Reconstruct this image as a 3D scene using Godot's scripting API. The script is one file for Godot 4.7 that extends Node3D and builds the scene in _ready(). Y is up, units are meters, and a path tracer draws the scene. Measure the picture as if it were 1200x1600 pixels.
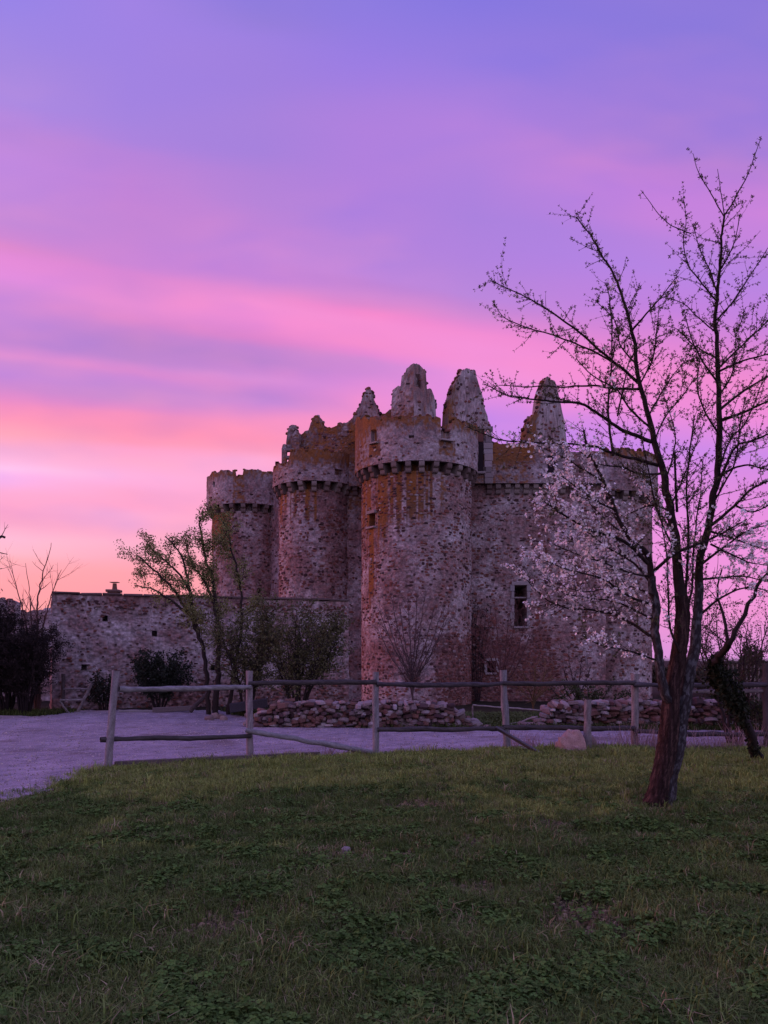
extends Node3D
# A ruined castle at dusk behind a rail fence, a plum tree in early blossom on the lawn.
# World: metres, y up, the photographer stands at the origin looking along -z.

var rng := RandomNumberGenerator.new()
var n_low := FastNoiseLite.new()
var n_fine := FastNoiseLite.new()
var n_cell := FastNoiseLite.new()
var n_joint := FastNoiseLite.new()
var M := {}
var used := {}

class Buf:
	var v := PackedVector3Array()
	var n := PackedVector3Array()
	var c := PackedColorArray()
	var i := PackedInt32Array()

func _ready():
	rng.seed = 7
	set_camera()
	set_sky()
	set_noise()
	set_materials()
	make_ground()
	make_castle()
	make_bailey_wall()
	make_background()
	make_dry_stone_walls()
	make_fence()
	make_yard_things()
	make_plum_tree()
	make_ivy_tree()
	make_left_trees()
	make_saplings()
	make_grass()

func set_camera():
	var cam := Camera3D.new()
	cam.name = "camera"
	cam.projection = Camera3D.PROJECTION_FRUSTUM
	cam.near = 0.1
	cam.far = 2000.0
	cam.size = 0.1 * 1600.0 / 1200.0
	cam.frustum_offset = Vector2(0.0, 0.1 * 230.0 / 1200.0)
	cam.position = Vector3(0, 1.5, 0)
	add_child(cam)
	cam.current = true

func set_sky():
	var we := WorldEnvironment.new()
	we.name = "environment"
	var e := Environment.new()
	e.background_mode = Environment.BG_SKY
	e.tonemap_mode = Environment.TONE_MAPPER_LINEAR
	e.tonemap_exposure = 1.0
	e.background_energy_multiplier = 1.0
	e.sdfgi_enabled = true
	e.ssao_enabled = true
	e.ssil_enabled = true
	var pm := PanoramaSkyMaterial.new()
	pm.panorama = ImageTexture.create_from_image(sky_image())
	var sk := Sky.new()
	sk.sky_material = pm
	e.sky = sk
	we.environment = e
	add_child(we)
	# the last glow of the sun just under the horizon, far left of the castle
	var sun := DirectionalLight3D.new()
	sun.name = "sun"
	sun.light_color = Color(1.0, 0.62, 0.60)
	sun.light_energy = 0.42
	sun.light_angular_distance = 25.0
	sun.shadow_enabled = true
	sun.rotation = Vector3(deg_to_rad(-5.0), deg_to_rad(-103.0), 0)
	add_child(sun)

func tab(t: Array, s: float) -> Vector3:
	var n := t.size()
	if s <= t[0][0]:
		return Vector3(t[0][1], t[0][2], t[0][3])
	for k in range(1, n):
		if s <= t[k][0]:
			var f: float = (s - t[k - 1][0]) / (t[k][0] - t[k - 1][0])
			return Vector3(t[k - 1][1], t[k - 1][2], t[k - 1][3]).lerp(Vector3(t[k][1], t[k][2], t[k][3]), f)
	return Vector3(t[n - 1][1], t[n - 1][2], t[n - 1][3])

# colours of the evening sky (sRGB, 0..255): bearings (600 + 1200 tan of the azimuth), and for each the heights (1030 - 1200 tan of the elevation) with their colour
const SKY_COLS := [
	[20, [[-150, 140, 124, 226], [0, 152, 132, 232], [100, 165, 136, 226], [160, 172, 138, 226], [190, 182, 136, 222], [210, 188, 136, 218], [250, 196, 138, 222], [300, 196, 138, 220], [350, 196, 137, 216], [370, 208, 137, 212], [385, 222, 138, 206], [400, 230, 140, 216], [430, 234, 144, 220], [450, 212, 140, 216], [480, 204, 138, 216], [500, 196, 136, 216], [535, 192, 134, 212], [548, 212, 140, 212], [556, 222, 144, 212], [568, 204, 140, 214], [590, 200, 138, 218], [610, 208, 138, 210], [625, 228, 140, 204], [640, 246, 145, 194], [660, 252, 152, 188], [680, 255, 166, 190], [700, 252, 174, 210], [720, 255, 184, 224], [733, 252, 196, 240], [745, 250, 182, 238], [757, 250, 178, 232], [770, 252, 172, 214], [800, 248, 164, 204], [815, 252, 168, 202], [830, 255, 180, 210], [842, 255, 188, 214], [860, 255, 184, 205], [870, 255, 176, 190], [892, 254, 165, 178], [925, 253, 160, 172], [1030, 255, 170, 160]]],
	[205, [[-150, 142, 124, 226], [0, 158, 130, 230], [100, 158, 130, 228], [190, 166, 132, 224], [220, 172, 132, 222], [240, 186, 133, 218], [300, 194, 132, 216], [350, 198, 134, 214], [410, 208, 136, 214], [425, 224, 138, 210], [450, 226, 140, 210], [475, 234, 144, 212], [495, 228, 140, 206], [510, 204, 135, 208], [530, 194, 134, 206], [560, 196, 136, 208], [572, 222, 142, 210], [580, 228, 142, 208], [592, 212, 140, 214], [605, 205, 140, 212], [625, 210, 142, 208], [640, 225, 140, 204], [650, 246, 145, 192], [675, 252, 148, 186], [692, 255, 155, 188], [702, 253, 165, 208], [720, 252, 172, 212], [742, 255, 178, 224], [755, 255, 174, 220], [768, 252, 167, 208], [788, 250, 165, 208], [803, 244, 170, 216], [818, 242, 168, 213], [832, 250, 170, 206], [848, 255, 178, 206], [870, 254, 172, 194], [892, 253, 162, 178], [925, 253, 160, 172], [1030, 255, 170, 160]]],
	[410, [[-150, 132, 118, 220], [0, 142, 124, 222], [30, 148, 126, 220], [60, 156, 128, 226], [120, 162, 129, 222], [180, 166, 130, 222], [240, 168, 130, 220], [275, 178, 131, 218], [320, 182, 132, 218], [360, 196, 134, 216], [400, 196, 135, 219], [430, 195, 132, 218], [440, 205, 135, 215], [460, 228, 140, 212], [475, 242, 145, 214], [497, 244, 143, 213], [515, 232, 138, 210], [533, 220, 133, 205], [545, 195, 133, 210], [565, 190, 133, 208], [580, 200, 135, 212], [592, 212, 142, 218], [605, 205, 137, 214], [620, 195, 135, 212], [632, 206, 140, 214], [640, 222, 142, 210], [655, 244, 148, 200], [690, 254, 150, 186], [708, 255, 158, 192], [722, 254, 172, 214], [740, 255, 172, 214], [790, 252, 170, 212], [850, 255, 172, 190], [930, 254, 164, 175], [1030, 255, 170, 165]]],
	[570, [[-150, 132, 117, 221], [0, 142, 124, 224], [100, 158, 126, 226], [200, 176, 129, 222], [300, 178, 129, 222], [400, 186, 134, 220], [430, 192, 135, 220], [440, 194, 133, 214], [460, 212, 138, 212], [475, 226, 138, 206], [486, 246, 138, 206], [500, 246, 144, 212], [540, 244, 142, 208], [552, 232, 138, 212], [562, 212, 140, 212], [580, 216, 140, 212], [600, 226, 142, 216], [620, 235, 144, 212], [660, 250, 148, 200], [760, 255, 160, 196], [860, 253, 165, 185], [1030, 252, 166, 175]]],
	[740, [[-150, 130, 116, 220], [0, 138, 121, 223], [100, 152, 125, 224], [200, 180, 130, 222], [340, 172, 130, 222], [400, 180, 132, 222], [430, 184, 134, 220], [460, 188, 136, 220], [475, 198, 135, 214], [490, 212, 138, 212], [505, 230, 138, 212], [520, 244, 142, 212], [540, 246, 146, 216], [560, 246, 146, 214], [575, 242, 148, 218], [590, 234, 146, 224], [620, 222, 142, 226], [650, 206, 140, 232], [690, 204, 140, 234], [760, 230, 146, 222], [900, 240, 152, 215], [1030, 232, 154, 212]]],
	[1030, [[-150, 132, 116, 219], [0, 142, 122, 220], [40, 142, 122, 220], [100, 152, 124, 220], [160, 162, 126, 218], [220, 172, 128, 216], [240, 184, 130, 214], [270, 196, 131, 216], [310, 202, 132, 220], [350, 200, 133, 220], [380, 188, 133, 222], [420, 186, 134, 226], [480, 196, 131, 223], [540, 225, 136, 215], [580, 240, 140, 211], [640, 238, 142, 219], [700, 208, 140, 233], [760, 226, 142, 224], [850, 241, 150, 224], [950, 240, 150, 215], [1030, 218, 150, 221]]]]
var sky_tabs := []

# the cloud bands fall slightly to the right, the low ones less
func slant(u: float, v: float) -> float:
	return v - lerpf(0.15, 0.06, smoothstep(520.0, 660.0, v - 0.08 * u)) * u

const SKY_BACK := [[0, 222, 192, 226], [8, 226, 196, 236], [20, 214, 194, 246], [45, 190, 178, 250], [90, 160, 152, 246]]

func sky_at(az: float, el: float, warp: FastNoiseLite) -> Color:
	var a := deg_to_rad(clampf(az, -27.0, 27.0))
	var u := 600.0 + 1200.0 * tan(a) + (az - rad_to_deg(a)) * 12.0
	var uc := clampf(u, -250.0, 1500.0)
	var v := 1030.0 - 1200.0 * tan(deg_to_rad(minf(el, 72.0))) / cos(a)
	v += warp.get_noise_2d(az * 1.1, el * 4.0) * 5.0 + warp.get_noise_2d(az * 3.0 + 50.0, el * 16.0) * 4.0
	if sky_tabs.is_empty():
		for col in SKY_COLS:
			var list := []
			for e in col[1]:
				list.append([slant(col[0], e[0]), e[1], e[2], e[3]])
			sky_tabs.append(list)
	var s := slant(uc, v)
	var k := 0
	while k < 4 and u > SKY_COLS[k + 1][0]:
		k += 1
	var c := tab(sky_tabs[k], s).lerp(tab(sky_tabs[k + 1], s), clampf((u - SKY_COLS[k][0]) / (SKY_COLS[k + 1][0] - SKY_COLS[k][0]), 0.0, 1.0))
	var streak := warp.get_noise_2d(az * 0.9 + 200.0, (v + 0.1 * uc) * 0.16)
	c += Vector3(6.0, 2.0, -3.0) * streak
	var wisp := warp.get_noise_2d(az * 2.2 + 400.0, (v + 0.16 * uc) * 0.42) + 0.6 * warp.get_noise_2d(az * 7.0 + 700.0, (v - 0.13 * uc) * 0.9)
	c += Vector3(13.0, 4.0, -3.0) * wisp * smoothstep(-0.3, 0.3, warp.get_noise_2d(az * 0.8 + 90.0, v * 0.08))
	var back := tab(SKY_BACK, el)
	var off := smoothstep(27.0, 85.0, az) if az > 0.0 else smoothstep(-110.0, -165.0, az)
	c = c.lerp(back, off)
	c = c.lerp(Vector3(160, 152, 246), smoothstep(40.0, 85.0, el))
	var lin := Color(c.x / 255.0, c.y / 255.0, c.z / 255.0).srgb_to_linear()
	# the place where the sun went down, left of the view, is the brightest
	var glow := 1.0 + 0.9 * exp(-pow((az + 72.0) / 26.0, 2.0)) * exp(-el / 14.0)
	return Color(lin.r * glow, lin.g * glow, lin.b * glow)

func sky_image() -> Image:
	var warp := FastNoiseLite.new()
	warp.seed = 5
	warp.noise_type = FastNoiseLite.TYPE_SIMPLEX_SMOOTH
	warp.frequency = 0.02
	warp.fractal_octaves = 3
	var w := 2048
	var h := 1024
	var im := Image.create(w, h, false, Image.FORMAT_RGBF)
	im.fill(Color(0.12, 0.09, 0.16))
	for y in h / 2 + 1:
		var el := 90.0 - (y + 0.5) / h * 180.0
		for x in w:
			var az := (x + 0.5) / w * 360.0
			if az > 180.0:
				az -= 360.0
			if absf(az) > 48.0 and x % 4 and x > 0:
				im.set_pixel(x, y, im.get_pixel(x - 1, y))
			else:
				im.set_pixel(x, y, sky_at(az, el, warp))
	return im

# ---------------------------------------------------------------- helpers

func set_noise():
	n_low.seed = 11
	n_low.noise_type = FastNoiseLite.TYPE_SIMPLEX_SMOOTH
	n_low.frequency = 1.0
	n_low.fractal_octaves = 3
	n_fine.seed = 23
	n_fine.noise_type = FastNoiseLite.TYPE_SIMPLEX
	n_fine.frequency = 1.0
	n_fine.fractal_octaves = 2
	n_cell.seed = 31
	n_cell.noise_type = FastNoiseLite.TYPE_CELLULAR
	n_cell.frequency = 1.0
	n_cell.fractal_type = FastNoiseLite.FRACTAL_NONE
	n_cell.cellular_return_type = FastNoiseLite.RETURN_CELL_VALUE
	n_joint.seed = 31
	n_joint.noise_type = FastNoiseLite.TYPE_CELLULAR
	n_joint.frequency = 1.0
	n_joint.fractal_type = FastNoiseLite.FRACTAL_NONE
	n_joint.cellular_return_type = FastNoiseLite.RETURN_DISTANCE2_SUB

func grain(sd: int, freq: float, lo: float, hi: float, octaves := 4) -> NoiseTexture2D:
	var f := FastNoiseLite.new()
	f.seed = sd
	f.frequency = freq
	f.fractal_octaves = octaves
	var t := NoiseTexture2D.new()
	t.width = 512
	t.height = 512
	t.seamless = true
	t.noise = f
	var g := Gradient.new()
	g.set_color(0, Color(lo, lo, lo))
	g.set_color(1, Color(hi, hi, hi))
	t.color_ramp = g
	return t

func material(called: String, tex: Texture2D, scale: Vector3, bump := 0.0, rough := 0.95, color := Color.WHITE) -> StandardMaterial3D:
	var m := StandardMaterial3D.new()
	m.resource_name = called
	m.vertex_color_use_as_albedo = true
	m.albedo_color = color.linear_to_srgb()
	m.roughness = rough
	m.metallic_specular = 0.25
	if tex:
		m.albedo_texture = tex
		m.uv1_triplanar = true
		m.uv1_world_triplanar = true
		m.uv1_scale = scale
		if bump > 0.0:
			m.heightmap_enabled = true
			m.heightmap_texture = tex
			m.heightmap_scale = bump
	return m

func set_materials():
	var g1 := grain(1, 0.02, 0.72, 1.0)
	var g2 := grain(2, 0.05, 0.6, 1.0, 5)
	M.masonry = material("lime mortar and rubble", g1, Vector3(0.9, 0.9, 0.9), 3.0)
	M.stone = material("sandstone", g1, Vector3(1.7, 1.7, 1.7), 1.2)
	M.rock = material("field stone", g2, Vector3(2.2, 2.2, 2.2), 0.8)
	M.wood = material("weathered wood", g2, Vector3(5.0, 0.8, 5.0), 0.6)
	M.rail = material("weathered rail", g2, Vector3(0.8, 5.0, 5.0), 0.6)
	M.bark = material("bark", g2, Vector3(6.0, 1.6, 6.0), 1.4)
	M.twig = material("twig", null, Vector3.ONE)
	M.earth = material("earth", g2, Vector3(0.8, 0.8, 0.8), 1.5, 1.0)
	M.gravel = material("gravel", g2, Vector3(1.6, 1.6, 1.6), 1.6, 1.0)
	M.leaf = material("leaf", null, Vector3.ONE, 0.0, 0.75)
	M.leaf.backlight_enabled = true
	M.leaf.backlight = Color(0.35, 0.4, 0.2)
	M.lawn_leaf = material("lawn leaf", null, Vector3.ONE, 0.0, 1.0)
	M.lawn_leaf.metallic_specular = 0.1
	M.petal = material("petal", null, Vector3.ONE, 0.0, 0.8)
	M.petal.backlight_enabled = true
	M.petal.backlight = Color(0.25, 0.25, 0.25)
	M.grass = material("grass", null, Vector3.ONE, 0.0, 0.9)
	M.dark_iron = material("dark boards", g2, Vector3(4, 1, 4), 0.4, 0.9)

func mesh_of(b: Buf) -> ArrayMesh:
	var a := []
	a.resize(Mesh.ARRAY_MAX)
	a[Mesh.ARRAY_VERTEX] = b.v
	if b.n.size() == b.v.size():
		a[Mesh.ARRAY_NORMAL] = b.n
	if b.c.size() == b.v.size():
		a[Mesh.ARRAY_COLOR] = b.c
	a[Mesh.ARRAY_INDEX] = b.i
	var m := ArrayMesh.new()
	m.add_surface_from_arrays(Mesh.PRIMITIVE_TRIANGLES, a)
	return m

func numbered(called: String) -> String:
	used[called] = used.get(called, 0) + 1
	return called if used[called] == 1 else "%s_%03d" % [called, used[called] - 1]

func thing(called: String, at: Vector3, label: String, category: String, group := "") -> Node3D:
	var o := Node3D.new()
	o.name = numbered(called)
	add_child(o)
	o.position = at
	tag(o, label, category, group)
	return o

func tag(o: Node3D, label: String, category: String, group := "", kind := ""):
	if label != "":
		o.set_meta("label", label)
	if category != "":
		o.set_meta("category", category)
	if group != "":
		o.set_meta("group", group)
	if kind != "":
		o.set_meta("kind", kind)

# a mesh given in world coordinates becomes a part whose origin sits under its parent
func part(called: String, b: Buf, m: Material, parent: Node3D) -> MeshInstance3D:
	var o := MeshInstance3D.new()
	o.name = called if parent != self else numbered(called)
	var off := Vector3.ZERO
	if parent != self:
		off = world_of(parent)
		for k in b.v.size():
			b.v[k] -= off
	o.mesh = mesh_of(b)
	o.mesh.surface_set_material(0, m)
	parent.add_child(o, true)
	return o

func world_of(o: Node3D) -> Vector3:
	var p := Vector3.ZERO
	var k: Node = o
	while k != self and k is Node3D:
		p += k.position
		k = k.get_parent()
	return p

# like part(), with the node's origin at the middle of the piece
func piece(called: String, b: Buf, m: Material, parent: Node3D) -> MeshInstance3D:
	var mid := Vector3.ZERO
	for p in b.v:
		mid += p
	mid /= b.v.size()
	for k in b.v.size():
		b.v[k] -= mid
	var o := MeshInstance3D.new()
	o.name = called
	o.mesh = mesh_of(b)
	o.mesh.surface_set_material(0, m)
	o.position = mid - world_of(parent)
	parent.add_child(o, true)
	return o

func scatter(called: String, mesh: Mesh, m: Material, xs: Array, cs: Array, parent: Node3D) -> MultiMeshInstance3D:
	var mm := MultiMesh.new()
	mm.transform_format = MultiMesh.TRANSFORM_3D
	mm.use_colors = true
	mm.mesh = mesh
	mm.instance_count = xs.size()
	var off := world_of(parent) if parent != self else Vector3.ZERO
	for k in xs.size():
		var t: Transform3D = xs[k]
		t.origin -= off
		mm.set_instance_transform(k, t)
		mm.set_instance_color(k, cs[k])
	mesh.surface_set_material(0, m)
	var o := MultiMeshInstance3D.new()
	o.name = called if parent != self else numbered(called)
	o.multimesh = mm
	o.set_meta("kind", "stuff")
	parent.add_child(o, true)
	return o

func quad(b: Buf, p: Vector3, q: Vector3, r: Vector3, s: Vector3, col: Color):
	var k := b.v.size()
	b.v.append_array([p, q, r, s])
	b.c.append_array([col, col, col, col])
	b.i.append_array([k, k + 1, k + 2, k, k + 2, k + 3])

# a box with chamfered, slightly uneven edges: centre, half sizes, axes
func block(b: Buf, at: Vector3, half: Vector3, basis: Basis, col: Color, rough := 0.0, bevel := 0.02):
	var k := b.v.size()
	var e := minf(bevel, minf(half.x, minf(half.y, half.z)) * 0.4)
	for sx in [-1.0, 1.0]:
		for sy in [-1.0, 1.0]:
			for sz in [-1.0, 1.0]:
				var j := Vector3(rng.randf_range(-1, 1), rng.randf_range(-1, 1), rng.randf_range(-1, 1)) * rough
				for ax in 3:
					var p := Vector3(sx * half.x, sy * half.y, sz * half.z)
					for o in 3:
						if o != ax:
							p[o] -= signf(p[o]) * e
					b.v.append(at + basis * (p + j))
					b.c.append(col)
	# corner index: ((sx*2+sy)*2+sz)*3 + axis
	var id := func(x: int, y: int, z: int, ax: int) -> int: return k + ((x * 2 + y) * 2 + z) * 3 + ax
	for s in 2:
		_q(b, id.call(s, 0, 0, 0), id.call(s, 1, 0, 0), id.call(s, 1, 1, 0), id.call(s, 0, 1, 0), s == 1)
		_q(b, id.call(0, s, 0, 1), id.call(0, s, 1, 1), id.call(1, s, 1, 1), id.call(1, s, 0, 1), s == 1)
		_q(b, id.call(0, 0, s, 2), id.call(1, 0, s, 2), id.call(1, 1, s, 2), id.call(0, 1, s, 2), s == 1)
	for s in 2:
		for t in 2:
			_q(b, id.call(s, t, 0, 0), id.call(s, t, 1, 0), id.call(s, t, 1, 1), id.call(s, t, 0, 1), s != t)
			_q(b, id.call(s, 0, t, 0), id.call(s, 1, t, 0), id.call(s, 1, t, 2), id.call(s, 0, t, 2), s == t)
			_q(b, id.call(0, s, t, 1), id.call(1, s, t, 1), id.call(1, s, t, 2), id.call(0, s, t, 2), s != t)
	for x in 2:
		for y in 2:
			for z in 2:
				b.i.append_array([id.call(x, y, z, 0), id.call(x, y, z, 1), id.call(x, y, z, 2)])

func _q(b: Buf, p: int, q: int, r: int, s: int, flip: bool):
	if flip:
		b.i.append_array([p, q, r, p, r, s])
	else:
		b.i.append_array([p, r, q, p, s, r])

# a tube through points; ridge > 0 gives it furrowed, uneven sides
func tube(b: Buf, pts: Array, radii: Array, sides: int, col: Color, ridge := 0.0, vary := 0.0, caps := true, sd := 0.0):
	var n := pts.size()
	if n < 2:
		return
	var k0 := b.v.size()
	var t0: Vector3 = (pts[1] - pts[0]).normalized()
	var nx := t0.cross(Vector3(0.31, 0.2, 0.93)).normalized()
	var along := 0.0
	for k in n:
		var t: Vector3 = t0
		if k == n - 1:
			t = (pts[k] - pts[k - 1]).normalized()
		elif k > 0:
			t = (pts[k + 1] - pts[k - 1]).normalized()
		if k > 0:
			along += pts[k].distance_to(pts[k - 1])
		nx = (nx - t * nx.dot(t)).normalized()
		var ny := t.cross(nx)
		for s in sides:
			var a := TAU * s / sides
			var r: float = radii[k]
			var g := 0.0
			if ridge > 0.0:
				if ridge > 0.3:
					var tw := a + along * 0.7
					g = 0.8 * n_low.get_noise_3d(cos(tw) * 1.3 + sd, sin(tw) * 1.3, along * 0.7 + sd) + 0.6 * (0.3 - absf(n_low.get_noise_3d(cos(tw) * 3.0 + sd, sin(tw) * 3.0, along * 1.2))) + 0.55 * (0.25 - absf(n_fine.get_noise_3d(cos(tw) * 7.0 + sd, sin(tw) * 7.0, along * 2.6)))
				else:
					g = n_low.get_noise_3d(cos(a) * 2.2 + sd, sin(a) * 2.2, along * 2.0 + sd) + 0.5 * n_fine.get_noise_3d(cos(a) * 5.0 + sd, sin(a) * 5.0, along * 3.0)
				r *= 1.0 + ridge * g
			var d := nx * cos(a) + ny * sin(a)
			b.v.append(pts[k] + d * r)
			b.n.append(d)
			var f := 1.0
			if vary > 0.0:
				f = 1.0 + vary * n_fine.get_noise_3d(cos(a) * 3.0 + sd * 2.0, sin(a) * 3.0, along * 9.0)
			b.c.append(Color(col.r * f, col.g * f, col.b * f))
	for k in n - 1:
		for s in sides:
			var p := k0 + k * sides + s
			var q := k0 + k * sides + (s + 1) % sides
			b.i.append_array([p, q + sides, q, p, p + sides, q + sides])
	if caps:
		for e in 2:
			var kk := 0 if e == 0 else n - 1
			var c := b.v.size()
			b.v.append(pts[kk])
			b.n.append((pts[0] - pts[1]).normalized() if e == 0 else (pts[n - 1] - pts[n - 2]).normalized())
			b.c.append(col)
			for s in sides:
				b.i.append_array([c, k0 + kk * sides + (s + 1 - e) % sides, k0 + kk * sides + (s + e) % sides])

# Catmull-Rom through points
func smooth_path(p: Array, step: float) -> Array:
	var out := []
	for k in p.size() - 1:
		var a: Vector3 = p[maxi(k - 1, 0)]
		var c: Vector3 = p[k + 1]
		var d: Vector3 = p[mini(k + 2, p.size() - 1)]
		var m := maxi(1, int(ceil(p[k].distance_to(c) / step)))
		for j in m:
			out.append((p[k] as Vector3).cubic_interpolate(c, a, d, float(j) / m))
	out.append(p[-1])
	return out

func tint(c: Color, amount: float) -> Color:
	var f := 1.0 + rng.randf_range(-amount, amount)
	return Color(c.r * f * rng.randf_range(0.95, 1.05), c.g * f, c.b * f * rng.randf_range(0.94, 1.06))

func pack(a: Array) -> Array:
	var out := []
	for k in range(0, a.size(), 3):
		out.append(Vector3(a[k], a[k + 1], a[k + 2]))
	return out

func steps(a: float, z: float, step: float, extra := []) -> Array:
	var out := []
	var m := maxi(1, int(ceil((z - a) / step)))
	for k in m + 1:
		out.append(a + (z - a) * k / m)
	for e in extra:
		if e > a + 0.002 and e < z - 0.002:
			out.append(e)
	out.sort()
	return out

# ---------------------------------------------------------------- castle

const MORTAR := Color(0.45, 0.385, 0.395)
const PALE := Color(0.57, 0.52, 0.54)
const ROSE := Color(0.36, 0.20, 0.19)
const DARKSTONE := Color(0.12, 0.075, 0.08)
const RUST := Color(0.34, 0.145, 0.04)
const MOSS := Color(0.10, 0.055, 0.03)

# colour of old rubble masonry at u metres along and y metres up; red: share of bare red stone, rust: lichen from 0 to 1
func masonry(u: float, y: float, red: float, rust: float, dark := 0.0) -> Color:
	var cell := n_cell.get_noise_2d(u * 3.6, y * 5.6)
	var n1 := n_low.get_noise_2d(u * 0.35, y * 0.3) * 1.3
	var n2 := n_fine.get_noise_2d(u * 2.3, y * 2.3)
	var n3 := n_fine.get_noise_2d(u * 9.0 + 40.0, y * 9.0)
	var c := MORTAR.lerp(PALE, clampf(0.35 + n1 * 0.9 + n2 * 0.4, 0.0, 1.0))
	c = c.lerp(ROSE, clampf(red + n1 * -0.7 + n2 * 0.35, 0.0, 0.85))
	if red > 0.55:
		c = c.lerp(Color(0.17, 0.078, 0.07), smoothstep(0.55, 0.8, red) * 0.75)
	if cell > 0.45 - red * 0.8:
		c = c.lerp(DARKSTONE.lerp(ROSE, 0.5 + 0.5 * n2), clampf(0.25 + red * 0.6, 0.0, 0.9))
	elif cell < -0.85:
		c = c.lerp(PALE, 0.35)
	var f := 1.0 + n3 * 0.5 + n2 * 0.25 + n1 * 0.12 - dark
	c = Color(c.r * f, c.g * f, c.b * f)
	if rust > 0.0:
		var patch := smoothstep(0.25, 0.6, rust + n2 * 0.35 + n3 * 0.25)
		c = c.lerp(RUST.lerp(MOSS, clampf(0.16 + n1 * 0.6 + n3 * 0.4, 0.0, 1.0)), patch * 0.92)
	return c

# relief of the same masonry: stones stand proud of weathered joints
func relief(u: float, y: float) -> float:
	return minf(n_joint.get_noise_2d(u * 3.6, y * 5.6) + 1.0, 0.5) * 0.05 + n_low.get_noise_2d(u * 0.5, y * 0.5) * 0.05 + n_fine.get_noise_2d(u * 3.0, y * 3.0) * 0.01

func in_holes(holes: Array, u: float, y: float) -> float:
	for h in holes:
		if u > h[0] and u < h[1] and y > h[2] and y < h[3]:
			return h[4]
	return 0.0

func edges(holes: Array, k: int) -> Array:
	var out := []
	for h in holes:
		out.append_array([h[k] - 0.003, h[k] + 0.003, h[k + 1] - 0.003, h[k + 1] + 0.003])
	return out

# one skin of a wall: us along, ys up to the lowest point of the top, then nup rows up to top(u)
func skin(b: Buf, us: Array, ys: Array, nup: int, place: Callable, top: Callable, colour: Callable, holes: Array, rough: bool) -> int:
	var k0 := b.v.size()
	var nl := ys.size()
	var rows := nl + nup
	for u in us:
		var t: float = top.call(u)
		for r in rows:
			var y: float = ys[r] if r < nl else ys[nl - 1] + (t - ys[nl - 1]) * float(r - nl + 1) / nup
			var d := 0.0
			if rough:
				d = relief(u, y) - in_holes(holes, u, y)
			b.v.append(place.call(u, y, d))
			b.c.append(colour.call(u, y))
	for j in us.size() - 1:
		for r in rows - 1:
			var p := k0 + j * rows + r
			if (j + r) % 2:
				b.i.append_array([p, p + 1, p + rows + 1, p, p + rows + 1, p + rows])
			else:
				b.i.append_array([p, p + 1, p + rows, p + 1, p + rows + 1, p + rows])
	return k0

# a wall with thickness: outer skin, plain inner skin, ragged top, ends
func wall(b: Buf, us: Array, ys: Array, nup: int, place: Callable, top: Callable, colour: Callable, holes: Array, thick: float, ends: bool):
	var k0 := skin(b, us, ys, nup, place, top, colour, holes, true)
	var rows := ys.size() + nup
	var lo: float = ys[0]
	var k1 := b.v.size()
	for u in us:
		var t: float = top.call(u)
		for r in 3:
			b.v.append(place.call(u, lerpf(lo, t, r * 0.5), -thick))
			b.c.append(colour.call(u + 0.3, lerpf(lo, t, r * 0.5)))
	for j in us.size() - 1:
		for r in 2:
			var p := k1 + j * 3 + r
			b.i.append_array([p, p + 4, p + 1, p, p + 3, p + 4])
		var a := k0 + j * rows + rows - 1
		var c := k1 + j * 3 + 2
		b.i.append_array([a, c, c + 3, a, c + 3, a + rows])
	if ends:
		for e in 2:
			var u: float = us[0] if e == 0 else us[-1]
			var t: float = top.call(u)
			var m := maxi(3, int((t - lo) / 0.12))
			var q := b.v.size()
			var cols := maxi(3, int(thick / 0.12))
			for r in m + 1:
				var y := lerpf(lo, t, float(r) / m)
				for s in cols + 1:
					var dd := -thick * s / cols
					var bulge := 0.0 if s == 0 or s == cols else relief(dd * 3.0 + 20.0, y) * 2.0
					b.v.append(place.call(u + (bulge if e == 1 else -bulge), y, dd))
					b.c.append(colour.call(u + dd * 2.0, y))
			for r in m:
				for s in cols:
					var p := q + r * (cols + 1) + s
					b.i.append_array([p, p + 1, p + cols + 2, p, p + cols + 2, p + cols + 1])

# one rubble stone set in a wall face
func set_stone(b: Buf, place: Callable, u: float, y: float, w: float, h: float, proud: float, col: Color):
	var k := b.v.size()
	var m := 7
	var a0 := rng.randf() * TAU
	var rr := []
	for j in m:
		rr.append(rng.randf_range(0.82, 1.12))
	for ring in 2:
		var s := 1.0 if ring == 0 else 0.8
		for j in m:
			var a := a0 + TAU * j / m
			var cx := cos(a)
			var cy := sin(a)
			var q: float = pow(pow(absf(cx), 3.0) + pow(absf(cy), 3.0), -1.0 / 3.0) * s * rr[j]
			b.v.append(place.call(u + cx * q * w * 0.5, y + cy * q * h * 0.5, -0.05 if ring == 0 else proud))
			b.c.append(col)
	b.v.append(place.call(u, y, proud * 1.15))
	b.c.append(col)
	for j in m:
		var j2 := (j + 1) % m
		b.i.append_array([k + j, k + j2, k + m + j2, k + j, k + m + j2, k + m + j, k + m + j, k + m + j2, k + 2 * m])

func stone_colour(red: float) -> Color:
	var r := rng.randf()
	var c := Color(0.20, 0.12, 0.115)
	if r < 0.30:
		c = Color(0.10, 0.058, 0.062)
	elif r < 0.6 + red * 0.3:
		c = Color(0.26, 0.11, 0.09)
	elif r < 0.95:
		c = Color(0.33, 0.225, 0.21)
	else:
		c = Color(0.50, 0.44, 0.44)
	if red > 0.75:
		c = c.lerp(Color(0.17, 0.07, 0.062), 0.5)
	return tint(c, 0.25)

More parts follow.
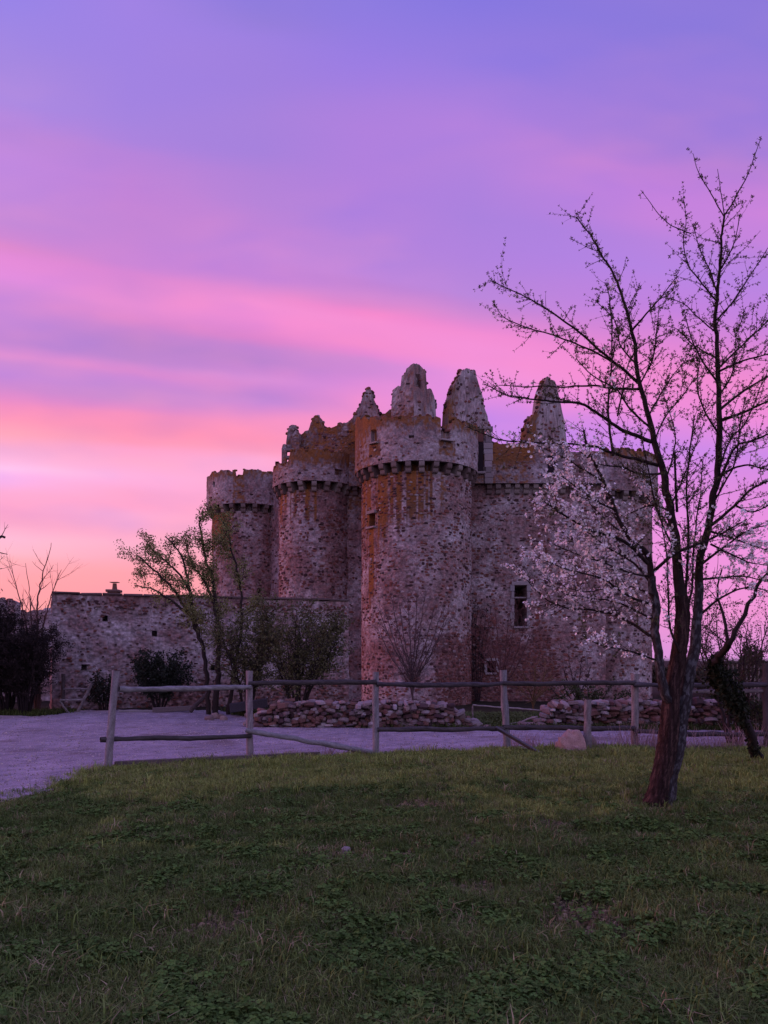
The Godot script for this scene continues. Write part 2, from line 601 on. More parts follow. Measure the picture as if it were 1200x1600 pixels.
# courses of rubble over part of a face; the biggest become parts of their own, the rest one part
func lay_stones(owner: Node3D, place: Callable, u0: float, u1: float, y0: float, y1: float, share: Callable, holes: Array, single_from: float, size := 1.0, limit := 60):
	var rest := Buf.new()
	var y := y0
	var singles := 0
	while y < y1:
		var h := rng.randf_range(0.11, 0.23) * size
		var u := u0 + rng.randf() * 0.3
		while u < u1:
			var w := rng.randf_range(0.13, 0.34) * size * (1.4 if rng.randf() < 0.12 else 1.0)
			if rng.randf() < share.call(u, y) and in_holes(holes, u, y) == 0.0:
				var hh := h * rng.randf_range(0.7, 1.05)
				var col := stone_colour(share.call(u, y))
				var yy := y + rng.randf_range(-0.05, 0.05)
				if w > single_from and singles < limit:
					singles += 1
					var one := Buf.new()
					set_stone(one, place, u, yy, w, hh * 1.15, rng.randf_range(0.03, 0.06), col)
					piece("stone", one, M.stone, owner)
				else:
					set_stone(rest, place, u, yy, w, hh, rng.randf_range(0.025, 0.055), col)
			u += w * rng.randf_range(0.95, 1.2)
		y += h
	if rest.v.size():
		var o := part("small_stones", rest, M.stone, owner)
		o.set_meta("kind", "stuff")

func corbel_mesh(col: Color) -> ArrayMesh:
	# two stacked rounded steps, out along +z
	var prof := [Vector2(-0.5, 0.0), Vector2(0.16, 0.0), Vector2(0.22, 0.05), Vector2(0.25, 0.14), Vector2(0.25, 0.30), Vector2(0.34, 0.32), Vector2(0.40, 0.38), Vector2(0.42, 0.47), Vector2(0.42, 0.64), Vector2(-0.5, 0.64)]
	var b := Buf.new()
	var n := prof.size()
	for s in [-1.0, 1.0]:
		for p in prof:
			b.v.append(Vector3(s * 0.165, p.y, p.x))
			b.c.append(col)
	for j in n:
		var j2 := (j + 1) % n
		b.i.append_array([j, j2, n + j2, j, n + j2, n + j])
	for s in 2:
		var o := s * n
		for t in [[0, 1, 3], [1, 2, 3], [0, 3, 4], [0, 4, 9], [4, 5, 9], [5, 6, 9], [6, 7, 9], [7, 8, 9]]:
			b.i.append_array([o + t[0], o + t[1], o + t[2]])
	return mesh_of(b)

func corbels(owner: Node3D, places: Array):
	if not M.has("corbel_meshes"):
		M.corbel_meshes = []
		for c in [Color(0.27, 0.22, 0.21), Color(0.36, 0.31, 0.29), Color(0.21, 0.16, 0.15)]:
			var m := corbel_mesh(c)
			m.surface_set_material(0, M.stone)
			M.corbel_meshes.append(m)
	for p in places:
		var o := MeshInstance3D.new()
		o.name = "corbel"
		o.mesh = M.corbel_meshes[rng.randi() % 3]
		o.position = p[0] - world_of(owner) + Vector3(0, rng.randf_range(-0.03, 0.03), 0)
		o.rotation = Vector3(0, p[1] + rng.randf_range(-0.04, 0.04), rng.randf_range(-0.05, 0.05))
		owner.add_child(o, true)

# a round tower: shaft, corbels, overhanging parapet
# t: at, r, base, head (underside of the parapet), top, holes, parapet_holes, rust, parapet_rust, red, share, fine
func round_tower(castle: Node3D, t: Dictionary) -> MeshInstance3D:
	var r: float = t.r
	var at: Vector3 = t.at
	var place := func(u: float, y: float, d: float) -> Vector3: return Vector3(at.x + sin(u / r) * (r + d), y, at.z + cos(u / r) * (r + d))
	var b := Buf.new()
	var reach := r * 1.75
	var us := steps(-reach, reach, 0.09, edges(t.holes, 0))
	for k in range(1, 9):
		us.append(reach + (TAU * r - 2.0 * reach) * k / 8.0)
	var red: Callable = t.red
	var rust: Callable = t.rust
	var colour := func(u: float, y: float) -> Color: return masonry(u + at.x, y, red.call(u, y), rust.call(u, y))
	var head: float = t.head
	var shaft_holes: Array = t.holes + [[-100.0, 100.0, head - 0.52, head + 9.0, 0.45]]
	skin(b, us, steps(t.base, head + 0.66, 0.09, edges(shaft_holes, 2)), 0, place, func(_u): return head + 0.66, colour, shaft_holes, true)
	# floor of the wall walk closes the shaft
	var c := b.v.size()
	b.v.append(Vector3(at.x, head + 0.7, at.z))
	b.c.append(MORTAR)
	for k in 33:
		b.v.append(place.call(TAU * r * k / 32.0, head + 0.68, 0.28))
		b.c.append(MORTAR)
	for k in 32:
		b.i.append_array([c, c + 1 + k, c + 2 + k])
	var tower := part("round_tower", b, M.masonry, castle)
	# parapet
	var rp := r + 0.42
	var pplace := func(u: float, y: float, d: float) -> Vector3: return Vector3(at.x + sin(u / rp) * (rp + d), y, at.z + cos(u / rp) * (rp + d))
	var prust: Callable = t.parapet_rust
	var pcol := func(u: float, y: float) -> Color: return masonry(u + at.x + 31.0, y, t.parapet_red, prust.call(u, y))
	var pb := Buf.new()
	var preach := rp * 1.75
	var pus := steps(-preach, preach, 0.09, edges(t.parapet_holes, 0))
	for k in range(1, 25):
		pus.append(preach + (TAU * rp - 2.0 * preach) * k / 24.0)
	var low: float = t.low
	wall(pb, pus, steps(head, low, 0.09, edges(t.parapet_holes, 2)), 9, pplace, t.top, pcol, t.parapet_holes, 0.24, false)
	edge_stones(tower, pplace, -rp * 1.5, rp * 1.5, t.top, 0.3, 0.5)
	# underside
	var k0 := pb.v.size()
	for k in 65:
		var u := TAU * rp * k / 64.0
		pb.v.append(pplace.call(u, head + 0.003, -0.02))
		pb.v.append(pplace.call(u, head + 0.003, -0.24))
		pb.c.append(MORTAR)
		pb.c.append(MORTAR)
	for k in 64:
		pb.i.append_array([k0 + 2 * k, k0 + 2 * k + 1, k0 + 2 * k + 3, k0 + 2 * k, k0 + 2 * k + 3, k0 + 2 * k + 2])
	var pa := part("parapet", pb, M.masonry, tower)
	# corbels
	var n := int(round(TAU * r / 0.8))
	var ps := []
	for k in n:
		var a := TAU * k / n + 0.05
		if cos(a) > -0.35:
			ps.append([Vector3(at.x + sin(a) * r, head - 0.65, at.z + cos(a) * r), a])
	corbels(tower, ps)
	lay_stones(tower, place, -r * 1.45, r * 1.45, t.base + 0.3, head - 0.7, t.share, t.holes, 0.4, 1.0, t.singles)
	lay_stones(tower, pplace, -rp * 1.4, rp * 1.4, head + 0.1, low - 0.15, func(_u, _y): return 0.16, t.parapet_holes, 9.0)
	return tower

func ragged(u: float, sd: float, amp: float) -> float:
	var coarse := n_cell.get_noise_2d(u * 3.4 + sd * 7.3, sd)
	return amp * (coarse * 0.6 + n_low.get_noise_2d(u * 0.9, sd) * 0.9)

# a straight upright slab of masonry from p along dir (unit), facing to the right-hand side of dir seen from above
func slab(called: String, owner: Node3D, p: Vector3, dir: Vector3, length: float, thick: float, base: float, low: float, top: Callable, red: float, rust: Callable, holes := [], share := 0.15, step := 0.09) -> MeshInstance3D:
	var nrm := Vector3(-dir.z, 0, dir.x)
	var place := func(u: float, y: float, d: float) -> Vector3: return Vector3(p.x + dir.x * u + nrm.x * d, y, p.z + dir.z * u + nrm.z * d)
	var colour := func(u: float, y: float) -> Color: return masonry(u + p.x * 1.7 + 60.0, y, red, rust.call(u, y))
	var b := Buf.new()
	wall(b, steps(0.0, length, step, edges(holes, 0)), steps(base, low, step, edges(holes, 2)), maxi(6, int(2.0 / step * 0.6)), place, top, colour, holes, thick, true)
	var o := part(called, b, M.masonry, owner)
	if share > 0.0:
		edge_stones(o, place, 0.1, length - 0.1, top, thick, clampf(rust.call(length * 0.5, low) * 0.8, 0.0, 0.7))
		lay_stones(o, place, 0.15, length - 0.15, base + 0.1, low + 5.0, func(u: float, y: float): return share if y < top.call(u) - 0.2 else 0.0, holes, 9.0)
	return o

# outline given as points along u
func outline(pts: Array, sd: float, amp: float) -> Callable:
	return func(u: float) -> float:
		var y: float = pts[-1][1]
		if u <= pts[0][0]:
			y = pts[0][1]
		else:
			for k in range(1, pts.size()):
				if u <= pts[k][0]:
					y = lerpf(pts[k - 1][1], pts[k][1], (u - pts[k - 1][0]) / maxf(pts[k][0] - pts[k - 1][0], 0.001))
					break
		return y + ragged(u, sd, amp)

# stones that crown a broken edge
func edge_stones(owner: Node3D, place: Callable, u0: float, u1: float, top: Callable, thick: float, rusty: float):
	var b := Buf.new()
	var u := u0
	while u < u1:
		var t: float = top.call(u)
		var s := rng.randf_range(0.14, 0.38)
		var p: Vector3 = place.call(u, t - 0.02, -rng.randf_range(0.08, maxf(thick - 0.08, 0.1)))
		var col := stone_colour(0.3)
		if rng.randf() < rusty:
			col = tint(RUST.lerp(MOSS, rng.randf()), 0.2)
		rock(b, p, Vector3(s, s * 0.6, s) * 0.5, rng.randf() * TAU, col)
		var slope: float = absf(top.call(u + 0.04) - t) / 0.04
		u += rng.randf_range(0.1, 0.32) / sqrt(1.0 + minf(slope * slope, 16.0))
	if b.v.size():
		var o := part("broken_edge", b, M.stone, owner)
		o.set_meta("kind", "stuff")

# an angular field stone of 42 triangles
func rock(b: Buf, at: Vector3, half: Vector3, turn: float, col: Color, tilt := 0.25):
	var k := b.v.size()
	var m := 7
	var bs := Basis(Vector3.UP, turn) * Basis(Vector3.RIGHT, rng.randf_range(-tilt, tilt)) * Basis(Vector3.BACK, rng.randf_range(-tilt, tilt))
	var lats := [-0.95, -0.6, 0.55, 0.93]
	var rs := [0.74, 1.0, 0.97, 0.72]
	var spread := []
	for j in m:
		spread.append(rng.randf_range(0.76, 1.16))
	for l in 4:
		for j in m:
			var a: float = TAU * j / m
			var q: float = pow(pow(absf(cos(a)), 3.2) + pow(absf(sin(a)), 3.2), -1.0 / 3.2) * rs[l] * spread[j] * rng.randf_range(0.93, 1.07)
			b.v.append(at + bs * Vector3(cos(a) * q * half.x, lats[l] * half.y * rng.randf_range(0.88, 1.08), sin(a) * q * half.z))
			b.c.append(col)
	b.v.append(at + bs * Vector3(0, -half.y, 0))
	b.v.append(at + bs * Vector3(0, half.y * 1.02, 0))
	b.c.append(col)
	b.c.append(col)
	for l in 3:
		for j in m:
			var p := k + l * m + j
			var q := k + l * m + (j + 1) % m
			b.i.append_array([p, q, q + m, p, q + m, p + m])
	for j in m:
		var j2 := (j + 1) % m
		b.i.append_array([k + 4 * m, k + j2, k + j, k + 4 * m + 1, k + 3 * m + j, k + 3 * m + j2])

func frame_block(called: String, owner: Node3D, at: Vector3, half: Vector3, turn: float, col: Color, m: Material = null):
	var b := Buf.new()
	block(b, at, half, Basis(Vector3.UP, turn), col, 0.006, 0.02)
	return piece(called, b, m if m else M.stone, owner)

func make_castle():
	var castle := thing("ruined_castle", Vector3(2.1, -1.4, -50.0), "ruined medieval castle of red and grey rubble with round corbelled towers and broken gables", "castle")
	var none := func(_u, _y): return 0.0
	# the front tower
	var streaks := func(u: float, y: float) -> float:
		var s := smoothstep(-0.12, 0.12, n_low.get_noise_2d(u * 1.5 + 3.0, 4.0)) * smoothstep(2.2, 0.8, u)
		var l := 2.8 + 4.0 * absf(n_low.get_noise_2d(u * 1.7, 9.0)) + 1.4 * smoothstep(1.0, -3.0, u)
		var m := s * (1.0 - smoothstep(0.45, 1.0, (12.9 - y) / l)) * 1.0
		if u > -3.62 and u < -3.1 and y < 9.8 and y > 4.6:
			m = maxf(m, 0.85 - 0.55 * smoothstep(6.5, 4.6, y))
		return m
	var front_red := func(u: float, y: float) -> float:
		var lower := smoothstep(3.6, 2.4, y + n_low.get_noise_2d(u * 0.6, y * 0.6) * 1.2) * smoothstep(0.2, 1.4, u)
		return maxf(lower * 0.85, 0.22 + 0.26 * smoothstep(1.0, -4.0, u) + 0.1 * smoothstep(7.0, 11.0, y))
	var front_share := func(u: float, y: float) -> float:
		var lower := smoothstep(3.6, 2.4, y + n_low.get_noise_2d(u * 0.6, y * 0.6) * 1.2) * smoothstep(0.2, 1.4, u)
		return maxf(lower * 0.92, 0.44 + 0.4 * n_low.get_noise_2d(u * 0.5, y * 0.4))
	var p_front := func(u: float, y: float) -> float:
		var t := 0.62 * smoothstep(15.0, 16.3, y) + 0.42 * smoothstep(-2.0, -5.0, u)
		if u > -3.5 and u < -2.5 and y < 14.9 and y > 13.9:
			t += 0.5
		if u > 1.2 and u < 2.4 and y < 14.8 and y > 13.8:
			t += 0.45
		return t + 0.12
	var top_front := func(u: float) -> float:
		var y := 16.05 + 0.75 * smoothstep(-2.2, -5.0, u) + 0.35 * smoothstep(3.4, 6.0, u)
		if u > 1.35 and u < 2.1:
			y -= 0.62
		return y + ragged(u, 3.0, 0.16)
	var t3 := round_tower(castle, {"at": Vector3(2.1, 0, -50.0), "r": 3.54, "base": -1.9, "head": 13.42, "low": 15.0, "top": top_front, "holes": [[-3.62, -2.98, 9.74, 10.56, 2.6]], "parapet_holes": [[-3.25, -2.75, 14.78, 15.5, 0.28], [-0.62, -0.3, 14.76, 14.93, 0.28], [1.35, 2.0, 14.74, 17.0, 0.27]], "rust": streaks, "parapet_rust": p_front, "red": front_red, "parapet_red": 0.08, "share": front_share, "singles": 110})
	frame_block("window_sill", t3, Vector3(2.1 - 2.9, 9.70, -50.0 + 2.16), Vector3(0.4, 0.06, 0.12), -0.93, Color(0.42, 0.37, 0.36))
	frame_block("window_lintel", t3, Vector3(2.1 - 2.88, 10.66, -50.0 + 2.15), Vector3(0.44, 0.1, 0.1), -0.93, Color(0.38, 0.32, 0.31))
	frame_block("window_sill", t3, Vector3(2.1 + 1.67, 14.70, -50.0 + 3.7), Vector3(0.42, 0.05, 0.14), 0.42, Color(0.5, 0.45, 0.44))
	frame_block("window_sill", t3, Vector3(2.1 - 2.74, 14.73, -50.0 + 2.98), Vector3(0.32, 0.05, 0.12), -0.74, Color(0.45, 0.4, 0.38))
	# the gate tower beside it
	var rust2 := func(u: float, y: float) -> float:
		var s := smoothstep(-0.1, 0.1, n_low.get_noise_2d(u * 2.0 + 8.0, 2.0)) * smoothstep(0.9, 0.0, u)
		return s * (1.0 - smoothstep(0.3, 1.0, (13.0 - y) / (3.0 + 2.0 * n_low.get_noise_2d(u * 2.0, 1.0)))) * 0.9
	var red2 := func(u: float, y: float) -> float: return 0.44 + 0.12 * smoothstep(-1.0, -3.0, u)
	var share2 := func(u: float, y: float) -> float: return 0.42 + 0.35 * n_low.get_noise_2d(u * 0.5 + 9.0, y * 0.4)
	var t2 := round_tower(castle, {"at": Vector3(-4.88, 0, -54.7), "r": 2.56, "base": -1.9, "head": 13.55, "low": 14.5, "top": func(u: float): return 15.65 - 0.75 * smoothstep(-1.5, -1.75, u) + ragged(u, 5.0, 0.14), "holes": [[1.1, 1.75, 0.55, 1.3, 2.0]], "parapet_holes": [[1.6, 2.3, 14.0, 14.45, 0.28]], "rust": rust2, "parapet_rust": func(u: float, y: float): return 0.15 + 0.55 * smoothstep(14.2, 15.3, y), "red": red2, "parapet_red": 0.25, "share": share2, "singles": 50})
	# inner wall rising behind its parapet
	var drum_top := outline([[0.0, 17.6], [0.5, 17.9], [0.85, 18.0], [0.95, 18.5], [1.3, 18.95], [1.6, 18.9], [1.85, 18.3], [2.1, 18.05], [3.1, 18.3], [4.0, 18.35], [5.0, 18.35], [5.6, 18.6], [6.6, 18.5]], 1.0, 0.16)
	slab("inner_wall", castle, Vector3(-6.25, 0, -55.6), Vector3(0.97, 0, 0.243).normalized(), 6.3, 0.7, 13.5, 17.2, drum_top, 0.35, func(u: float, y: float): return 0.5 + 0.4 * n_low.get_noise_2d(u * 0.8, y * 0.8), [], 0.3)
	# the pier with see-through openings on its left
	for pp in [[-7.32, 0.34, 14.2, 16.9], [-6.55, 0.5, 14.2, 17.9]]:
		slab("broken_pier", castle, Vector3(pp[0], 0, -54.9), Vector3(1, 0, 0), pp[1], 0.5, pp[2], pp[3] - 0.6, outline([[0.0, pp[3] - 0.3], [0.25, pp[3] + 0.1], [0.5, pp[3] - 0.2]], 2.0, 0.1), 0.5, func(_u, _y): return 0.3, [], 0.15, 0.12)
	for yy in [15.35, 15.95, 16.5]:
		frame_block("cross_stone", castle, Vector3(-6.75, yy, -55.1), Vector3(0.34, 0.1, 0.22), 0.03, Color(0.3, 0.25, 0.24))
	slab("broken_pier", castle, Vector3(-7.05, 0, -55.3), Vector3(1, 0, 0), 0.95, 0.5, 16.72, 17.0, outline([[0.0, 17.2], [0.15, 18.1], [0.5, 18.35], [0.8, 18.2], [0.95, 17.9]], 4.0, 0.16), 0.5, func(_u, _y): return 0.38, [], 0.2, 0.12)
	# the far corner tower
	var top1 := func(u: float) -> float:
		var y := 15.95 + 0.25 * n_low.get_noise_2d(u * 0.7, 6.0)
		if u > -0.42 and u < 0.18:
			y -= 0.5
		return y + ragged(u, 8.0, 0.14)
	round_tower(castle, {"at": Vector3(-10.95, 0, -62.0), "r": 2.84, "base": -1.9, "head": 13.45, "low": 14.7, "top": top1, "holes": [[1.2, 1.5, 6.6, 7.0, 1.5]], "parapet_holes": [[-2.6, -2.35, 14.9, 15.2, 0.28]], "rust": func(u: float, y: float): return 0.6 * smoothstep(0.0, -1.6, u) * smoothstep(7.0, 12.0, y), "parapet_rust": func(u: float, y: float): return 0.5 * smoothstep(15.0, 15.9, y) + (0.4 if u > -0.6 and u < 0.3 else 0.0), "red": func(u: float, y: float): return 0.5, "parapet_red": 0.15, "share": func(u: float, y: float): return 0.34, "singles": 20})
	# the right corner tower
	round_tower(castle, {"at": Vector3(16.75, 0, -57.0), "r": 2.95, "base": -1.9, "head": 13.3, "low": 14.8, "top": func(u: float): return 16.15 - 0.4 * smoothstep(2.0, 4.0, u) + ragged(u, 12.0, 0.16), "holes": [], "parapet_holes": [], "rust": none, "parapet_rust": func(u: float, y: float): return 0.6 * smoothstep(15.2, 16.0, y) + 0.3 * smoothstep(2.0, 4.0, u), "red": func(u: float, y: float): return 0.4, "parapet_red": 0.1, "share": func(u: float, y: float): return 0.3, "singles": 10})
	# main wall between the front tower and the right tower
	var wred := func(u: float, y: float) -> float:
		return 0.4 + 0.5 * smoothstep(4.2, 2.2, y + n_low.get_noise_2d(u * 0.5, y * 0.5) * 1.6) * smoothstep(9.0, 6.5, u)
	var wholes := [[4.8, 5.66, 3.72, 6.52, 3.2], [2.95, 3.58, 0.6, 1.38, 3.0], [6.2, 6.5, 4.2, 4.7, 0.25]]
	var wp := Vector3(4.0, 0, -52.0)
	var wplace := func(u: float, y: float, d: float) -> Vector3: return Vector3(wp.x + u, y, wp.z + d)
	var wb := Buf.new()
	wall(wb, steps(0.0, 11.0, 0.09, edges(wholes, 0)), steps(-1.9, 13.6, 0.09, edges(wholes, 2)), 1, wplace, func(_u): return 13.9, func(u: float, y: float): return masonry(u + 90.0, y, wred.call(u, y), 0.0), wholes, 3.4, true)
	var cw := part("main_wall", wb, M.masonry, castle)
	var share_w := func(u: float, y: float) -> float:
		return 0.42 + 0.35 * n_low.get_noise_2d(u * 0.5 + 70.0, y * 0.4) + 0.6 * smoothstep(4.2, 2.2, y + n_low.get_noise_2d(u * 0.5, y * 0.5) * 1.6) * smoothstep(9.0, 6.5, u)
	lay_stones(cw, wplace, 0.5, 10.5, -1.6, 12.6, share_w, wholes, 0.41, 1.0, 100)
	# its windows
	var pale := Color(0.42, 0.385, 0.395)
	frame_block("window_sill", cw, wp + Vector3(5.23, 3.66, 0.06), Vector3(0.56, 0.07, 0.13), 0, pale)
	frame_block("window_lintel", cw, wp + Vector3(5.23, 6.62, 0.05), Vector3(0.6, 0.12, 0.1), 0, pale)
	frame_block("transom", cw, wp + Vector3(5.23, 5.68, -0.18), Vector3(0.43, 0.05, 0.07), 0, pale)
	for k in 6:
		frame_block("jamb_stone", cw, wp + Vector3(4.70 - 0.03 * (k % 2), 3.97 + 0.47 * k, 0.04), Vector3(0.1 + 0.05 * (k % 2), 0.22, 0.09), 0, tint(pale, 0.1))
		frame_block("jamb_stone", cw, wp + Vector3(5.77 + 0.03 * (k % 2), 3.97 + 0.47 * k, 0.04), Vector3(0.1 + 0.05 * (k % 2), 0.22, 0.09), 0, tint(pale, 0.1))
	frame_block("window_sill", cw, wp + Vector3(3.26, 0.53, 0.06), Vector3(0.42, 0.07, 0.12), 0, pale)
	frame_block("window_lintel", cw, wp + Vector3(3.26, 1.47, 0.04), Vector3(0.42, 0.09, 0.1), 0, pale)
	frame_block("jamb_stone", cw, wp + Vector3(2.87, 0.99, 0.04), Vector3(0.09, 0.38, 0.1), 0, pale)
	frame_block("jamb_stone", cw, wp + Vector3(3.66, 0.99, 0.04), Vector3(0.09, 0.38, 0.1), 0, pale)
	frame_block("niche_stone", cw, wp + Vector3(6.35, 4.45, 0.0), Vector3(0.14, 0.24, 0.04), 0, Color(0.3, 0.1, 0.08))
	# parapet of the main wall on its corbels
	var ptop := outline([[0.0, 15.5], [0.4, 15.75], [1.6, 16.1], [2.3, 15.95], [3.9, 15.8], [4.6, 15.6], [7.6, 15.3], [9.0, 15.2]], 21.0, 0.12)
	slab("parapet", castle, Vector3(5.9, 0, -51.5), Vector3(1, 0, 0), 9.0, 0.35, 13.3, 15.0, ptop, 0.15, func(u: float, y: float): return (0.35 + 0.5 * smoothstep(14.0, 15.2, y)) * smoothstep(4.6, 3.4, u) + 0.25 * smoothstep(14.7, 15.2, y), [], 0.14)
	var ps := []
	for k in 11:
		ps.append([Vector3(7.1 + 0.62 * k, 12.66, -52.0), 0.0])
	corbels(cw, ps)
	# dormer gables standing on the wall heads
	var g2 := outline([[0.0, 17.2], [0.05, 18.0], [0.12, 18.6], [0.3, 18.95], [0.39, 19.6], [0.69, 20.15], [0.99, 20.5], [1.07, 20.9], [2.05, 20.9], [2.27, 20.2], [2.57, 19.4], [2.75, 18.5], [2.97, 18.0], [3.15, 17.2]], 14.0, 0.16)
	var gp := Vector3(4.2, 0, -50.9)
	var rust_g := func(u: float, y: float) -> float: return 0.6 * smoothstep(0.7, 0.1, u - (y - 16.5) * 0.12)
	var gable2 := slab("gable", castle, gp, Vector3(0.94, 0, -0.34).normalized(), 3.3, 0.9, 14.9, 16.7, g2, 0.05, rust_g, [], 0.22, 0.07)
	edge_stones(gable2, func(u: float, y: float, d: float): return Vector3(gp.x + 0.94 * u + 0.34 * d, y, gp.z + 0.94 * d - 0.34 * u), 0.0, 1.5, g2, 0.85, 0.35)
	edge_stones(gable2, func(u: float, y: float, d: float): return Vector3(gp.x + 0.94 * u + 0.34 * d, y, gp.z + 0.94 * d - 0.34 * u), 1.5, 3.1, g2, 0.85, 0.05)
	var g3 := outline([[0.0, 16.2], [0.1, 17.2], [0.43, 17.95], [0.95, 18.4], [1.12, 19.4], [1.4, 20.2], [1.6, 20.7], [2.17, 20.5], [2.35, 20.2], [2.65, 19.1], [3.0, 17.8], [3.17, 16.2]], 17.0, 0.15)
	var g3p := Vector3(9.6, 0, -51.75)
	var gable3 := slab("gable", castle, g3p, Vector3(0.94, 0, -0.34).normalized(), 3.3, 0.9, 14.6, 15.7, g3, 0.05, func(u: float, y: float): return 0.7 * smoothstep(0.9, 0.3, u - (y - 15.5) * 0.14), [], 0.22, 0.07)
	edge_stones(gable3, func(u: float, y: float, d: float): return Vector3(g3p.x + 0.94 * u + 0.34 * d, y, g3p.z + 0.94 * d - 0.34 * u), 0.0, 1.6, g3, 0.8, 0.4)
	# dormer windows below the gables: jambs of pale ashlar, boarded openings
	for w in [[6.14, 13.25, 16.75, 0.62, -51.42], [10.95, 13.5, 15.35, 0.6, -51.42]]:
		var mid: float = (w[1] + w[2]) * 0.5
		if w[0] < 8.0:
			frame_block("boards", castle, Vector3(w[0] + 0.26, 15.05, w[4] + 0.0), Vector3(0.26, 0.95, 0.05), 0, Color(0.045, 0.035, 0.04), M.dark_iron)
			frame_block("brick_infill", castle, Vector3(w[0] + 0.26, 16.45, w[4] + 0.0), Vector3(0.26, 0.42, 0.06), 0, Color(0.2, 0.1, 0.09))
			frame_block("window_sill", castle, Vector3(w[0] + 0.26, 13.98, w[4] + 0.03), Vector3(0.4, 0.08, 0.14), 0, Color(0.4, 0.36, 0.36))
			frame_block("window_lintel", castle, Vector3(w[0] + 0.2, 16.96, w[4] + 0.03), Vector3(0.8, 0.09, 0.14), 0, Color(0.4, 0.36, 0.36))
		else:
			frame_block("boards", castle, Vector3(w[0] + 0.26, 14.55, w[4] + 0.02), Vector3(0.26, 0.6, 0.05), 0, Color(0.045, 0.035, 0.04), M.dark_iron)
			frame_block("window_sill", castle, Vector3(w[0] + 0.3, 13.86, w[4] + 0.06), Vector3(0.75, 0.08, 0.14), 0, Color(0.4, 0.36, 0.36))
		var y: float = w[1]
		while y < w[2]:
			var h := rng.randf_range(0.16, 0.24)
			frame_block("jamb_stone", castle, Vector3(w[0] + 0.86 + rng.randf_range(-0.04, 0.04), y + h, w[4] - 0.03), Vector3(0.28 + rng.randf_range(-0.09, 0.08), h - 0.004, 0.1 + rng.randf() * 0.03), rng.randf_range(-0.04, 0.04), tint(Color(0.42, 0.37, 0.38), 0.3))
			y += 2.0 * h
	# inner walls rising inside the front tower: the orange back wall, the chimney stump, the spike
	var back_top := outline([[0.0, 17.2], [0.7, 17.4], [1.3, 17.6], [1.7, 18.0], [2.2, 18.4], [2.9, 18.6], [3.4, 18.4], [4.2, 17.0], [5.0, 16.5]], 25.0, 0.14)
	slab("inner_wall", castle, Vector3(-1.9, 0, -52.2), Vector3(1, 0, 0), 5.0, 0.8, 14.2, 16.7, back_top, 0.4, func(u: float, y: float): return 0.62 + 0.2 * n_low.get_noise_2d(u, y), [[0.95, 1.3, 17.0, 17.3, 0.5]], 0.15)
	var spike := outline([[0.0, 17.9], [0.4, 18.5], [0.75, 19.2], [0.95, 19.55], [1.15, 20.1], [1.35, 20.2], [1.5, 19.7], [1.6, 19.2], [1.8, 18.8], [2.0, 18.3], [2.2, 18.0]], 27.0, 0.14)
	var sp := slab("broken_spike", castle, Vector3(-2.3, 0, -53.0), Vector3(0.98, 0, 0.2).normalized(), 2.2, 0.6, 16.5, 17.4, spike, 0.35, func(u: float, y: float): return 0.2 + 0.5 * smoothstep(18.2, 17.2, y), [], 0.15)
	edge_stones(sp, func(u: float, y: float, d: float): return Vector3(-2.3 + u, y, -53.0 + d + 0.2 * u), 0.1, 2.1, spike, 0.6, 0.2)
	var ch_left := outline([[0.0, 18.9], [0.06, 19.55], [0.7, 19.75], [0.75, 20.4], [1.05, 20.6], [1.1, 20.8], [1.6, 20.95]], 29.0, 0.15)
	var ch1 := slab("chimney_stump", castle, Vector3(0.5, 0, -51.4), Vector3(0.9, 0, 0.436).normalized(), 1.62, 1.0, 15.0, 18.3, ch_left, 0.38, func(u: float, y: float): return 0.2 + 0.75 * smoothstep(17.9, 16.9, y - u * 0.35), [], 0.16)
	var ch_right := outline([[0.0, 20.95], [0.5, 20.95], [0.88, 20.7], [0.95, 19.55], [1.3, 19.4], [1.5, 18.9], [1.62, 18.4], [1.66, 17.3]], 33.0, 0.13)
	var ch2 := slab("chimney_stump", castle, Vector3(0.5 + 1.62 * 0.9, 0, -51.4 + 1.62 * 0.436), Vector3(0.93, 0, -0.367).normalized(), 1.66, 0.9, 15.0, 16.9, ch_right, 0.18, func(u: float, y: float): return 0.1, [[0.15, 0.5, 19.55, 20.25, 0.35]], 0.1)
	edge_stones(ch1, func(u: float, y: float, d: float): return Vector3(0.5 + 0.9 * u, y, -51.4 + d + 0.436 * u), 0.0, 1.6, ch_left, 0.9, 0.3)
	edge_stones(ch2, func(u: float, y: float, d: float): return Vector3(1.96 + 0.93 * u, y, -50.7 + d - 0.367 * u), 0.0, 1.6, ch_right, 0.8, 0.05)
	# wall between the two left towers, with its parapet and corbels
	slab("link_wall", castle, Vector3(-4.0, 0, -53.6), Vector3(1, 0, 0), 4.0, 1.0, -1.9, 13.3, func(_u): return 13.7, 0.4, func(u: float, y: float): return 0.5 * smoothstep(10.5, 12.8, y), [], 0.25)
	var lp := slab("parapet", castle, Vector3(-3.3, 0, -53.05), Vector3(1, 0, 0), 2.6, 0.4, 13.45, 15.5, outline([[0.0, 15.6], [0.6, 16.4], [1.2, 17.6], [2.6, 17.9]], 41.0, 0.14), 0.3, func(u: float, y: float): return 0.3 + 0.5 * smoothstep(14.5, 16.0, y), [], 0.15)
	corbels(lp, [[Vector3(-2.7, 12.85, -53.6), 0.0], [Vector3(-2.0, 12.85, -53.6), 0.0], [Vector3(-1.4, 12.85, -53.6), 0.0]])
	slab("link_wall", castle, Vector3(-9.2, 0, -60.5), Vector3(0.6, 0, 0.8), 5.0, 1.0, -1.9, 13.3, outline([[0.0, 15.6], [5.0, 15.8]], 45.0, 0.2), 0.4, none, [], 0.2, 0.15)

# ---------------------------------------------------------------- ground

